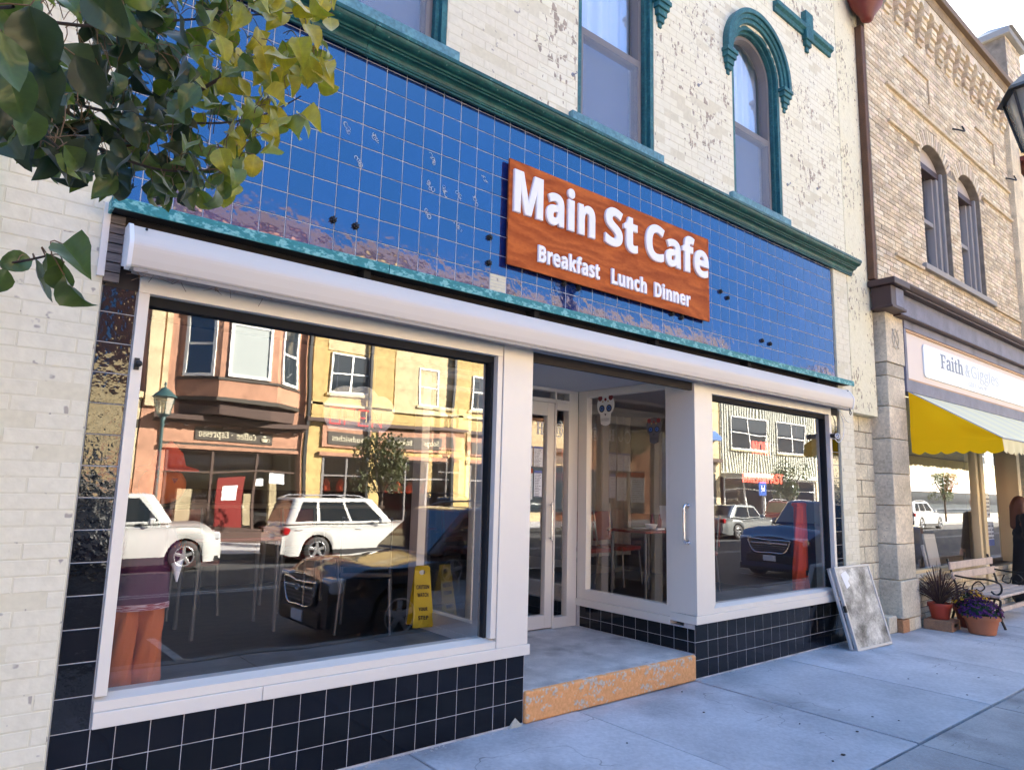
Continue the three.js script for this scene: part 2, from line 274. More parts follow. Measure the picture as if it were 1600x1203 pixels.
function brickGeo(b, bev = 0.003) {   // a block with a chamfered front
  const [x0, x1, y0, y1, z0, z1] = b, c = Math.min(bev, (x1 - x0) / 4), zb = z1 - c * 0.8;
  const A = [[x0, y0, z0], [x1, y0, z0], [x1, y1, z0], [x0, y1, z0]], B = [[x0, y0, zb], [x1, y0, zb], [x1, y1, zb], [x0, y1, zb]], F = [[x0 + c, y0 + c, z1], [x1 - c, y0 + c, z1], [x1 - c, y1 - c, z1], [x0 + c, y1 - c, z1]];
  const P = [], quad = (a, b2, c2, d) => P.push(...a, ...b2, ...c2, ...a, ...c2, ...d);
  quad(...F); for (let i = 0; i < 4; i++) { const k = (i + 1) % 4; quad(B[i], B[k], F[k], F[i]); quad(A[i], A[k], B[k], B[i]); }
  const g = new THREE.BufferGeometry(); g.setAttribute('position', new THREE.BufferAttribute(new Float32Array(P), 3)); g.computeVertexNormals(); return metric(g);
}
function layBricks(parent, list, mats, name = 'brick', rest = 'brickwork', most = 300, bev = 0.003) {
  for (const q of list) { const p = px((q.b[0] + q.b[1]) / 2, (q.b[2] + q.b[3]) / 2, q.b[5]); const ins = p && p[0] > 0 && p[0] < 1600 && p[1] > 0 && p[1] < 1203; q.s = (q.b[1] - q.b[0]) * (q.b[3] - q.b[2]) / (p ? p[2] * p[2] : 1e6) * (ins ? 1 : 0.001); }
  list.sort((a, b) => b.s - a.s);
  const by = mats.map(() => []);
  list.forEach((q, i) => { const g = brickGeo(q.b, bev); if (i < most) mesh(parent, name, g, mats[q.m]); else by[q.m].push(g); });
  const used = by.map((l, i) => [l, i]).filter(([l]) => l.length);
  if (used.length) {
    const g = mergeGeometries(used.map(([l]) => mergeGeometries(l)), true); const o = new THREE.Mesh(g, used.map(([, i]) => mats[i])); o.name = rest; o.castShadow = o.receiveShadow = true; o.userData = { kind: 'stuff' }; parent.add(o);
  }
}
function archPath(x0, x1, y0, ys, ri) { const c = (x0 + x1) / 2, r = ri ?? (x1 - x0) / 2, p = new THREE.Path(); p.moveTo(x0, y0); p.lineTo(x1, y0); p.lineTo(x1, ys); p.absarc(c, ys, r, 0, Math.PI, false); p.lineTo(x0, y0); return p; }
function archPts(x0, x1, y0, ys, n = 24) { const c = (x0 + x1) / 2, r = (x1 - x0) / 2, o = [[x0, y0], [x1, y0], [x1, ys]]; for (let i = 1; i <= n; i++) { const a = Math.PI * i / n; o.push([c + r * Math.cos(a), ys + r * Math.sin(a)]); } return o; }

// ---------------------------------------------------------------- ground, road, pavements
const ROAD = -0.22, CURB1 = 3.3, CURB2 = 15.7, FACE2 = 20.5;
struct('ground', bx(-260, 320, -0.5, -0.30, -260, 260), M.ground);
struct('road', bx(-90, 140, -0.29, ROAD, CURB1 - 0.05, CURB2 + 0.05), M.asphalt);
{
  const walk = new THREE.Group(); walk.name = 'pavement'; walk.userData = { kind: 'structure', label: 'grey concrete pavement slabs in front of the shops' }; scene.add(walk);
  mesh(walk, 'pavement_bed', bx(-90, 140, -0.28, -0.030, -3, CURB1 - 0.16), M.joint);
  mesh(walk, 'kerb', rb(-90, 140, -0.28, 0.0, CURB1 - 0.155, CURB1, 0.02), M.curb);
  const jx = []; for (let x = 0.945 - 1.45 * 5; x < 24; x += 1.45) jx.push(x);
  for (let i = 0; i < jx.length - 1; i++) {
    const g = 0.007;
    mesh(walk, 'slab', rb(jx[i] + g, jx[i + 1] - g, -0.06, 0.0 + (hash2(i, 4, 1) - 0.5) * 0.006, -1.2, 1.81 - g, 0.008), M.slab[(i * 7 + 1) % 3]);
    mesh(walk, 'slab', rb(jx[i] + g, jx[i + 1] - g, -0.06, -0.008 + (hash2(i, 5, 1) - 0.5) * 0.006, 1.81 + g, CURB1 - 0.17, 0.008), M.slabRough[i % 2]);
  }
  mesh(walk, 'far_paving', [bx(-90, jx[0], -0.06, 0, -1.2, CURB1 - 0.17), bx(jx[jx.length - 1], 140, -0.06, 0, -1.2, CURB1 - 0.17)], M.slab[0]);
  // gum spots and dropped bits, as in the photograph
  const spots = [[1100, 1112, 0.011], [1364, 1119, 0.011], [1318, 1178, 0.018], [1302, 1188, 0.009], [1420, 1060, 0.010], [1405, 1125, 0.008], [1340, 1142, 0.013], [1066, 1080, 0.009], [1530, 1058, 0.012], [1512, 1085, 0.010], [1250, 1130, 0.007], [1465, 1052, 0.009], [980, 1160, 0.008]];
  for (const [u, v, r] of spots) { const d = pixelRay(u, v), t = (0.006 - EYE.y) / d.y, p = EYE.clone().addScaledVector(d, t); const g = new THREE.SphereGeometry(1, 10, 5); g.scale(r, 0.003, r * 0.85); g.translate(p.x, 0.003, p.z); mesh(walk, 'gum_spot', g, M.blackRubber); }
  // crumbs of grit along the foot of the tiles
  const grit = []; for (let i = 0; i < 260; i++) { const x = rr(-1.5, 5.2); if (x > 0.42 && x < 2.4) continue; const s = rr(0.003, 0.011), g = new THREE.IcosahedronGeometry(s, 0); g.scale(1, 0.6, 1); g.rotateY(rnd() * 6); g.translate(x, 0.003, 0.008 + rnd() * rnd() * 0.07); grit.push(clean(g)); }
  const go = mesh(walk, 'grit', grit, M.stepTop); go.userData = { kind: 'stuff' };
  const far = new THREE.Group(); far.name = 'far_pavement'; far.userData = { kind: 'structure', label: 'pale pavement across the street' }; scene.add(far);
  mesh(far, 'paving', bx(-90, 140, -0.28, -0.07, CURB2 + 0.15, FACE2 + 1), M.slab[2]);
  mesh(far, 'kerb', rb(-90, 140, -0.28, -0.065, CURB2, CURB2 + 0.15, 0.02), M.curb);
  const lines = []; for (let x = -20; x < 60; x += 6.4) { lines.push(bx(x, x + 0.1, ROAD + 0.001, ROAD + 0.005, CURB1 + 0.1, CURB1 + 2.3)); lines.push(bx(x + 2.2, x + 2.3, ROAD + 0.001, ROAD + 0.005, CURB2 - 2.3, CURB2 - 0.1)); }
  lines.push(bx(-80, 120, ROAD + 0.001, ROAD + 0.005, 9.3, 9.42), bx(-80, 120, ROAD + 0.001, ROAD + 0.005, 9.55, 9.67));
  const lo = struct('road_marking', lines, M.whiteLine); lo.userData.label = 'white painted lines on the road';
}

// ---------------------------------------------------------------- the cafe building
const cafe = thing('cafe_building', 'white painted brick cafe building with blue tiled fascia above large shop windows', 'building');
{
  const OPEN = [{ x0: -1.47, x1: -0.47, y0: 4.70, ys: 6.38, r: 0.5 }, { x0: 0.85, x1: 1.85, y0: 4.70, ys: 6.38, r: 0.5 }, { x0: 3.16, x1: 4.13, y0: 4.70, ys: 6.38, r: 0.485 }];
  const X0 = -4.6, X1 = 6.30, TOP = 9.0, ZM = 0.0172;
  // backing walls (mortar plane), brick faces just proud of it
  mesh(cafe, 'wall', [slabShape(rect(X0, X1, 4.44, TOP), OPEN.map((o) => archPath(o.x0, o.x1, o.y0, o.ys)), -0.34, ZM), bx(X0, -2.416, 0, 4.44, -0.34, ZM), bx(5.262, 5.62, 0, 4.44, -0.34, ZM), bx(-2.416, 5.262, 2.90, 4.44, -0.34, -0.03)], M.paintJoint);
  mesh(cafe, 'side_wall', bx(X0, X0 + 0.3, 0, TOP, -14, -0.35), M.paintClean); mesh(cafe, 'side_wall', bx(X1 - 0.3, X1, 0, TOP, -14, -0.35), M.paintClean);
  mesh(cafe, 'rear_wall', bx(X0 + 0.3, X1 - 0.3, 0, TOP, -14, -13.7), M.paintClean); mesh(cafe, 'roof', bx(X0 + 0.3, X1 - 0.3, TOP - 0.5, TOP - 0.2, -13.7, -0.35), M.ground);
  const lower = [], upper = [];
  courses(lower, X0, -2.42, 0, 4.44, -0.02, 0.0185, [], 0.235, 0.0745, 0.005, 1, 0.0016);
  courses(upper, X0, 5.62, 4.44, TOP, -0.02, 0.0185, OPEN, 0.213, 0.0745, 0.005, 1, 0.0016);
  courses(lower, 5.266, 5.62, 0, 4.44, -0.02, 0.0185, [], 0.18, 0.0745, 0.006, 1, 0.002);
  lower.forEach((q) => (q.m = 0)); upper.forEach((q) => (q.m = q.b[0] < 0.3 ? 0 : 1));
  layBricks(cafe, [...lower, ...upper], [M.paintClean, M.paint], 'brick', 'brickwork', 300, 0.003);
  mesh(cafe, 'plaster_band', [bx(5.622, X1, 2.66, TOP, -0.34, 0.022)], M.plaster);
  // recessed blockwork under the plaster band
  { const rec = new THREE.Group(); rec.name = 'blockwork'; cafe.add(rec); const l = []; courses(l, 5.63, 6.42, 0, 2.66, -0.33, -0.10, [], 0.40, 0.205, 0.012, 2, 0.004, true); mesh(rec, 'joint', bx(5.62, 6.42, 0, 2.66, -0.5, -0.112), M.mortar); for (const q of l) mesh(rec, 'block', brickGeo(q.b, 0.006), M.block[q.m]); }

  // upper windows
  OPEN.forEach((o, i) => {
    const w = new THREE.Group(); w.name = 'window'; cafe.add(w); const c = (o.x0 + o.x1) / 2, s = 0.014;
    // green outer frame in the reveal
    const ring = (a, b, y0, y1, z0, z1) => { const sh = new THREE.Shape(archPts(o.x0 + a, o.x1 - a, y0, o.ys).map(([x, y]) => new THREE.Vector2(x, y))); sh.holes.push(new THREE.Path(archPts(o.x0 + b, o.x1 - b, y1, o.ys).map(([x, y]) => new THREE.Vector2(x, y)))); const g = new THREE.ExtrudeGeometry(sh, { depth: z1 - z0, bevelEnabled: false }); g.translate(0, 0, z0); return metric(g); };
    mesh(w, 'outer_frame', [ring(-0.004, 0.045, 4.70, 4.745, -0.10, 0.012), ring(0.043, 0.075, 4.743, 4.77, -0.14, -0.03)], M.trimGreen);
    mesh(w, 'sash_frame', [ring(0.072, 0.115, 4.768, 4.82, -0.17, -0.075), bx(o.x0 + 0.1, o.x1 - 0.1, 5.60, 5.665, -0.155, -0.065), bx(o.x0 + 0.105, o.x0 + 0.135, 4.8, 5.6, -0.12, -0.06), bx(o.x1 - 0.135, o.x1 - 0.105, 4.8, 5.6, -0.12, -0.06)], M.sashGrey);
    mesh(w, 'pane', slabShape(archPts(o.x0 + 0.1, o.x1 - 0.1, 5.64, o.ys), [], -0.135, -0.1348), M.glassUp);
    mesh(w, 'pane', bx(o.x0 + 0.11, o.x1 - 0.11, 4.81, 5.61, -0.105, -0.1048), M.glassUp);
    const n = 28, cg = new THREE.PlaneGeometry(o.x1 - o.x0 - 0.1, 2.25, n * 3, 1); const p = cg.attributes.position; for (let k = 0; k < p.count; k++) p.setZ(k, 0.018 * Math.sin(p.getX(k) * 46 + i) + 0.01 * Math.sin(p.getX(k) * 19)); cg.computeVertexNormals(); cg.translate(c, 5.85, -0.26);
    mesh(w, 'curtain', cg, M.curtain);
    mesh(w, 'blind', rb(o.x0 + 0.1, o.x1 - 0.1, 4.80, 5.66, -0.215, -0.21, 0.002), M.curtainBlue);
    mesh(w, 'insect_screen', bx(o.x0 + 0.13, o.x1 - 0.13, 4.82, 5.60, -0.064, -0.0636), std([0.30, 0.34, 0.42], 0.9, { transparent: true, opacity: 0.28 }));
    mesh(w, 'sill', rb(o.x0 - 0.10, o.x1 + 0.09, 4.655, 4.735, -0.06, 0.065, 0.006), M.sillTeal);
    // arched hood with stepped mouldings and drop stops
    const hood = (ri, ro, z1, y) => { const sh = new THREE.Shape(); sh.absarc(c, o.ys, ro, 0, Math.PI, false); sh.lineTo(c - ro, y); sh.lineTo(c - ri, y); sh.absarc(c, o.ys, ri, Math.PI, 0, true); sh.lineTo(c + ri, y); sh.lineTo(c + ro, y); const g = new THREE.ExtrudeGeometry(sh, { depth: z1 - 0.0, bevelEnabled: true, bevelSize: 0.006, bevelThickness: 0.006, bevelSegments: 1, curveSegments: 28 }); g.translate(0, 0, 0.01); return metric(g); };
    mesh(w, 'hood', [hood(o.r + 0.012, o.r + 0.07, 0.035, 6.36), hood(o.r + 0.06, o.r + 0.115, 0.055, 6.33), hood(o.r + 0.11, o.r + 0.155, 0.08, 6.31)], M.trimGreen);
    for (const e of [-1, 1]) { const xc = c + e * (o.r + 0.085), f = (a, y0, y1, z) => rb(xc - a, xc + a, y0, y1, 0.012, z, 0.006); mesh(w, 'drop_stop', [f(0.10, 6.29, 6.335, 0.10), f(0.085, 6.235, 6.292, 0.085), f(0.066, 6.17, 6.237, 0.066), f(0.045, 6.11, 6.172, 0.05), f(0.024, 6.06, 6.112, 0.035)], M.trimGreen); }
  });
  // upper moulding with bracket near the right corner
  { const y = 7.30; mesh(cafe, 'sill_moulding', sweepX([[0.01, y], [0.045, y], [0.05, y + 0.05], [0.085, y + 0.07], [0.09, y + 0.12], [0.01, y + 0.13]], 4.05, 5.42), M.trimGreen); mesh(cafe, 'bracket', [rb(4.72, 4.90, y - 0.06, y + 0.32, 0.01, 0.085, 0.006), rb(4.745, 4.875, y - 0.13, y - 0.06, 0.01, 0.066, 0.006), rb(4.775, 4.845, y - 0.20, y - 0.13, 0.01, 0.045, 0.006)], M.trimGreen); }
  // hooks and wall eyes on the brickwork
  for (const [x, y] of [[-2.77, 1.82], [0.79, 5.08], [2.55, 5.72], [4.24, 5.18], [4.95, 5.35]]) mesh(cafe, 'wall_hook', [cyl(0.018, 0.018, 0.006, 0, 0, 0, 10).rotateX(Math.PI / 2).translate(x, y, 0.02), tube([[x, y, 0.02], [x + 0.005, y, 0.045], [x + 0.02, y + 0.012, 0.05], [x + 0.022, y + 0.03, 0.042]], 0.004)], M.aluDark);

  // fascia tiles
  const fas = new THREE.Group(); fas.name = 'tile_fascia'; cafe.add(fas);
  mesh(fas, 'grout', bx(-2.412, 5.245, 2.955, 4.44, -0.029, -0.0024), M.grout);
  const list = []; const XL = -2.41, XR = 5.243;
  for (let c = -16; c < 35; c++) for (let r = 0; r < 10; r++) {
    let a = Math.max(XL, c * T) + 0.0023, b = Math.min(XR, (c + 1) * T) - 0.0023; if (b - a < 0.02) continue; const y0 = 3.03 + (r - (r ? 0 : 0)) * T, y1 = Math.min(4.44, y0 + T) - 0.0023; if (y1 - y0 < 0.02) continue;
    if (c === 0 && r === 0) continue;
    list.push({ a, b, y0: (r ? y0 + 0.0023 : 2.965), y1, m: Math.floor(rnd() * 4), p: px((a + b) / 2, (y0 + y1) / 2, 0) });
  }
  list.sort((A, B) => A.p[2] - B.p[2]);
  const rest = [[], [], [], []];
  list.forEach((q, i) => {
    const g = brickGeo([q.a, q.b, q.y0, q.y1, -0.008, 0], 0.0022); const xc = (q.a + q.b) / 2, yc = (q.y0 + q.y1) / 2;
    g.translate(-xc, -yc, 0); g.rotateX((rnd() - 0.5) * 0.007); g.rotateY((rnd() - 0.5) * 0.009); g.translate(xc, yc, 0);
    if (i < 300) mesh(fas, 'tile', g, M.tileBlue[q.m]); else rest[q.m].push(g);
  });
  { const o = new THREE.Mesh(mergeGeometries(rest.map((l) => mergeGeometries(l)), true), M.tileBlue); o.name = 'tiles_beyond'; o.castShadow = o.receiveShadow = true; o.userData = { kind: 'stuff' }; fas.add(o); }
  { const l = []; for (let k = 0; k < 9; k++) l.push(rb(0.004, T - 0.004, 2.968 + k * 0.024, 2.968 + k * 0.024 + 0.021, -0.006, -0.001 + (k % 2) * 0.001, 0.002)); mesh(fas, 'bare_patch', l, M.paintJoint); }
  // spots of old glue and black stand-off caps
  for (const [x, y] of [[-1.177, 3.882], [-0.978, 3.885], [-1.079, 3.681], [-0.531, 3.889], [-0.542, 3.687], [-0.42, 3.692], [-0.294, 3.687], [-0.153, 3.695], [-0.552, 3.484], [-0.295, 3.461], [-0.079, 3.881]]) {
    const l = []; for (let k = 0; k < 5; k++) { const g = new THREE.TorusGeometry(rr(0.007, 0.016), rr(0.0012, 0.0026), 5, 14, rr(3, 6.2)); g.rotateZ(rnd() * 6); g.scale(1, rr(0.7, 1.4), 0.5); g.translate(x + k * 0.008 - 0.016 + rr(-0.008, 0.008), y + 0.022 - k * 0.012 + rr(-0.006, 0.006), 0.001); l.push(clean(g)); }
    mesh(fas, 'glue_mark', l, M.grout);
  }
  for (const [x, y] of [[-1.231, 3.248], [-1.079, 3.248], [-0.02, 3.446], [-0.019, 3.252], [0.734, 3.253], [0.898, 3.25], [2.105, 3.258], [2.247, 3.247], [2.885, 3.631], [3.005, 3.589], [3.626, 3.244], [3.782, 3.234]]) {
    const l = [lathe([[0, 0.030], [0.009, 0.029], [0.013, 0.022], [0.014, 0.006], [0.022, 0.004], [0.023, 0]], 14)]; for (let k = 0; k < 6; k++) l.push(bx(-0.004, 0.004, 0.004, 0.022, 0.012, 0.021).rotateY(k * 1.047)); l.forEach((g) => { g.rotateX(Math.PI / 2); g.translate(x, y, 0.0); });
    mesh(fas, 'standoff_cap', l, M.blackRubber);
  }
  // green cornice with stepped mouldings
  const cp = [[0.0, 4.405], [0.022, 4.405], [0.022, 4.420], [0.030, 4.423], [0.030, 4.435]]; for (let k = 0; k <= 5; k++) { const a = k / 5 * Math.PI / 2; cp.push([0.034 + 0.034 * (1 - Math.cos(a)), 4.438 + 0.036 * Math.sin(a)]); }
  cp.push([0.078, 4.476], [0.078, 4.488], [0.092, 4.490], [0.092, 4.503]); for (let k = 0; k <= 5; k++) { const a = k / 5 * Math.PI / 2; cp.push([0.097 + 0.05 * Math.sin(a), 4.506 + 0.040 * (1 - Math.cos(a))]); } cp.push([0.155, 4.549], [0.155, 4.575], [0.0, 4.60]);
  { let x = -3.2; const ends = [-1.1, 1.25, 3.6, 5.72]; for (const e of ends) { mesh(cafe, 'cornice', sweepX(cp.map(([z, y]) => [z + 0.019, y]), x, e - 0.003), M.corniceGreen); x = e; } }
  // teal ledge below the tiles and the dark board under it
  { let x = -2.425; for (const e of [-0.9, 0.88, 3.1, 5.40]) { mesh(cafe, 'ledge', [rb(x, e - 0.003, 2.942, 3.003, 0.138, 0.15, 0.004), rb(x, e - 0.003, 2.990, 3.002, 0.002, 0.14, 0.002)], M.teal); x = e; } }
  mesh(cafe, 'awning_board', bx(-2.40, 5.24, 2.58, 2.955, -0.03, 0.004), M.darkWood); mesh(cafe, 'ledge_soffit', bx(-2.41, 5.385, 2.955, 2.989, 0.005, 0.137), M.darkWood); mesh(cafe, 'ledge_end', [rb(-2.428, -2.414, 2.942, 3.003, 0.002, 0.137, 0.003)], M.teal);
  for (const x of [-1.05, 0.35, 1.75, 3.2, 4.6]) mesh(cafe, 'awning_bracket', rb(x, x + 0.05, 2.88, 2.954, 0.004, 0.10, 0.004), M.dark);
  { for (let k = 0; k < 7; k++) mesh(cafe, 'end_board', rb(-2.415, -2.345, 2.60 + k * 0.05, 2.60 + k * 0.05 + 0.045, -0.02, 0.03 + 0.002 * (k % 3), 0.003), M.greyWood); mesh(cafe, 'corner_plate', rb(-2.445, -2.412, 2.62, 3.00, 0.0, 0.034, 0.003), M.alu); }
}
// awning cassette: a rolled-up awning in its housing
{
  const a = thing('awning_cassette', 'long closed white awning housing mounted above the cafe windows', 'awning');
  const pr = [[0.006, 2.882], [0.125, 2.882], [0.143, 2.874], [0.150, 2.862], [0.178, 2.822], [0.192, 2.796], [0.199, 2.778], [0.201, 2.765], [0.200, 2.748], [0.192, 2.700], [0.184, 2.668], [0.176, 2.660], [0.13, 2.655], [0.12, 2.672], [0.006, 2.70]];
  mesh(a, 'housing', sweepX(pr, -2.325, 5.245), M.awningCase);
  const cap = (x0, x1) => sweepX(pr.map(([z, y]) => [0.1 + (z - 0.1) * 1.05, 2.775 + (y - 2.775) * 1.06]), x0, x1);
  mesh(a, 'end_cap', cap(-2.345, -2.325), M.whitePaint); mesh(a, 'end_cap', cap(5.245, 5.265), M.whitePaint);
  mesh(a, 'lower_rail', [sweepX([[0.125, 2.654], [0.172, 2.659], [0.168, 2.640], [0.125, 2.634]], -2.31, 5.23), sweepX([[0.02, 2.69], [0.11, 2.66], [0.11, 2.652], [0.02, 2.675]], -2.31, 5.23)], M.aluDark);
  mesh(a, 'screw', [-2.27, 5.19].map((x) => new THREE.SphereGeometry(0.007, 8, 6).translate(x, 2.862, 0.165)), M.blackMetal);
  const w = []; for (let i = 0; i < 34; i++) { const x = -2.3 + Math.pow(rnd(), 1.6) * 0.75, y = 2.66 + rr(-0.01, 0.015); w.push(tube([[x, y, 0.10 + rnd() * 0.06], [x + rr(-0.03, 0.03), y - rr(0.0, 0.03), 0.13 + rnd() * 0.04], [x + rr(-0.05, 0.05), y - rr(0.0, 0.07), 0.13 + rnd() * 0.05]], 0.0013, 4, 4)); }
  mesh(a, 'nest_straw', w, std([0.16, 0.10, 0.06], 0.9)).userData = { kind: 'stuff' };
  mesh(a, 'crank_loop', tube([[5.20, 2.66, 0.17], [5.185, 2.60, 0.175], [5.21, 2.58, 0.175], [5.225, 2.60, 0.175], [5.20, 2.66, 0.17]], 0.005), M.blackMetal);
}
// the sign
{
  const s = thing('cafe_sign', 'stained plywood sign reading Main St Cafe in raised white letters', 'sign');
  mesh(s, 'board', rb(0.117, 2.632, 3.268, 4.098, 0.032, 0.050, 0.002), M.signWood);
  mesh(s, 'standoff', [[0.3, 3.4], [0.3, 3.95], [2.45, 3.4], [2.45, 3.95], [1.4, 3.4], [1.4, 3.95]].map(([x, y]) => bx(x - 0.015, x + 0.015, y - 0.015, y + 0.015, 0, 0.032)), M.blackRubber);
  const word = (str, x0, x1, y, h, d, gr) => mesh(s, 'lettering', text(str, x0, x1, y, h, 0.0505, d, boldFont, 0.004, false, gr), M.letter);
  word('Main', 0.150, 1.022, 3.690, 0.315, 0.020, 0.006); word('St', 1.141, 1.557, 3.690, 0.315, 0.020, 0.006); word('Cafe', 1.668, 2.604, 3.690, 0.315, 0.020, 0.006);
  word('Breakfast', 0.408, 1.088, 3.353, 0.125, 0.014, 0.002); word('Lunch', 1.230, 1.684, 3.353, 0.125, 0.014, 0.002); word('Dinner', 1.789, 2.311, 3.353, 0.125, 0.014, 0.002);
}

// ---------------------------------------------------------------- shopfront: bulkheads, frames, glass, entrance
const glassBump = tex(256, (u, v) => fbm(u, v, 4, 2, 701), false);
M.glassShop = phy([1, 1, 1], 0, { transmission: 1, thickness: 0, ior: 2.45, bumpMap: rep(glassBump, 2.4), bumpScale: 0.0013 });
const blackTile = (parent, b, k, face = 'z', set = M.tileBlack) => {
  const g = brickGeo([b[0] + 0.002, b[1] - 0.002, b[2] + 0.002, b[3] - 0.002, -0.008, 0], 0.002); const xc = (b[0] + b[1]) / 2, yc = (b[2] + b[3]) / 2; g.translate(-xc, -yc, 0); g.rotateX((rnd() - 0.5) * 0.012); g.rotateY((rnd() - 0.5) * 0.012); g.translate(xc, yc, 0);
  if (face === 'x-') { g.rotateY(-Math.PI / 2); g.translate(2.40, 0, 0); } else if (face === 'x+') { g.rotateY(Math.PI / 2); g.translate(0.412, 0, 0); }
  mesh(parent, 'tile', g, set[k % 3]);
};
function windowFrame(name, x0, x1, tilt, jl, jr) {
  const w = new THREE.Group(); w.name = name; cafe.add(w);
  mesh(w, 'bottom_rail', sweepX([[-0.12, 0.548], [0.020, 0.548], [0.020, 0.592], [-0.045, 0.614], [-0.12, 0.614]], x0, x1), M.alu);
  mesh(w, 'head_rail', rb(x0, x1, 2.575, 2.66, -0.12, 0.020, 0.003), M.alu);
  mesh(w, 'jamb', rb(x0, x0 + jl, 0.614, 2.575, -0.12, 0.019, 0.003), M.alu); mesh(w, 'jamb', rb(x1 - jr, x1, 0.614, 2.575, -0.12, 0.019, 0.003), M.alu);
  mesh(w, 'gasket', [bx(x0 + jl, x1 - jr, 2.525, 2.575, -0.10, -0.03), bx(x1 - jr - 0.022, x1 - jr, 0.614, 2.538, -0.10, -0.03), bx(x0 + jl, x0 + jl + 0.008, 0.614, 2.538, -0.10, -0.03)], M.dark);
  const g = new THREE.PlaneGeometry(x1 - x0 - jl - jr, 2.0, 1, 1); g.rotateX(-tilt * Math.PI / 180); g.translate((x0 + jl + x1 - jr) / 2, 1.60, -0.062); mesh(w, 'pane', metric(g), M.glassShop);
  return w;
}
{
  const bh = new THREE.Group(); bh.name = 'bulkhead'; cafe.add(bh);
  for (const g of [bx(-2.412, 0.410, 0.0, 0.473, -0.12, -0.0024), bx(-2.412, -2.252, 0.473, 2.585, -0.12, -0.0025), bx(2.402, 5.245, 0.0, 0.473, -0.12, -0.0024), bx(5.072, 5.245, 0.473, 2.68, -0.12, -0.0025), bx(2.4025, 2.52, 0.2, 0.44, -1.5, -0.12), bx(0.30, 0.4095, 0.2, 0.44, -1.5, -0.12)]) mesh(bh, 'grout', g, M.grout);
  const rows = [[0.013, 0.1655], [0.1655, 0.318], [0.318, 0.4705]]; let k = 0;
  const cols = [[-2.41, -2.249], [-2.249, -2.143]]; for (let i = -1; i < 14; i++) cols.push([-1.991 + T * i, -1.991 + T * (i + 1)]); cols.push([0.1426, 0.25], [0.25, 0.409]);
  for (const [a, b] of cols) rows.forEach(([y0, y1], r) => blackTile(bh, [a, b, y0, y1], k++));
  for (let y = 0.4705; y < 2.58; y += T) blackTile(bh, [-2.41, -2.254, y, Math.min(2.585, y + T)], k++, 'z', M.tileGloss);
  const cr = [[2.402, 2.594]]; for (let i = 0; i < 17; i++) cr.push([2.594 + T * i, Math.min(5.243, 2.594 + T * (i + 1))]); cr.push([5.185, 5.243]);
  for (const [a, b] of cr) for (const [y0, y1] of rows) blackTile(bh, [a, b, y0, y1], k++);
  for (let y = 0.4705; y < 2.66; y += T) blackTile(bh, [5.074, 5.243, y, Math.min(2.68, y + T)], k++, 'z', M.tileGloss);
  for (let z = 0; z < 9; z++) for (const [y0, y1] of [[0.222, 0.318], [0.318, 0.430]]) { blackTile(bh, [-0.02 - T * (z + 1) - 0.06, -0.02 - T * z - 0.06, y0, y1], k++, 'x-'); blackTile(bh, [0.08 + T * z, 0.08 + T * (z + 1), y0, y1], k++, 'x+'); }
  blackTile(bh, [-0.08, -0.002, 0.222, 0.318], k++, 'x-'); blackTile(bh, [-0.08, -0.002, 0.318, 0.43], k++, 'x-');
  mesh(bh, 'broken_corner', (() => { const g = new THREE.ConeGeometry(0.07, 0.06, 6, 2); g.scale(1, 1, 0.35); g.translate(0.335, 0.03, 0.004); return g; })(), M.stone[1]);

  const w1 = windowFrame('display_window', -2.25, 0.130, 0.5, 0.052, 0.045), w2 = windowFrame('display_window', 2.662, 5.052, 0.2, 0.030, 0.052);
  mesh(w1, 'sill', [rb(-2.25, -1.46, 0.474, 0.546, -0.12, 0.034, 0.004), rb(-1.458, 0.432, 0.474, 0.546, -0.12, 0.034, 0.004)], M.alu);
  mesh(w2, 'sill', [rb(2.383, 5.068, 0.474, 0.546, -0.10, 0.034, 0.004)], M.alu);
  mesh(w1, 'roller_shade', [rb(-2.17, 0.06, 2.48, 2.575, -0.21, -0.12, 0.03, 3)], M.dark);
  mesh(cafe, 'pier_cladding', rb(0.133, 0.412, 0.547, 2.66, -0.27, 0.028, 0.003), M.alu); mesh(cafe, 'pier_cladding', rb(2.400, 2.660, 0.547, 2.66, -0.265, 0.028, 0.003), M.alu);
  mesh(cafe, 'head_panel', bx(-2.25, 5.06, 2.661, 2.70, -0.12, 0.01), M.awningCase);
  // entrance recess
  const en = new THREE.Group(); en.name = 'entrance'; cafe.add(en);
  mesh(en, 'tread', rb(0.413, 2.399, 0.02, 0.222, -1.62, -0.012, 0.010), M.stepTop);
  mesh(en, 'riser', rb(0.418, 2.396, 0.004, 0.219, -0.03, 0.016, 0.018, 3), M.stepPaint);
  mesh(en, 'ceiling', bx(0.412, 2.40, 2.70, 2.75, -1.55, -0.10), M.ceilPaint);
  mesh(en, 'head_beam', rb(0.413, 2.399, 2.655, 2.70, -0.14, 0.012, 0.003), M.ceilPaint);
  mesh(en, 'ceiling_fixture', [rb(0.75, 0.95, 2.675, 2.699, -0.24, -0.18, 0.004), rb(1.15, 1.38, 2.685, 2.699, -0.24, -0.20, 0.004)], M.aluDark);
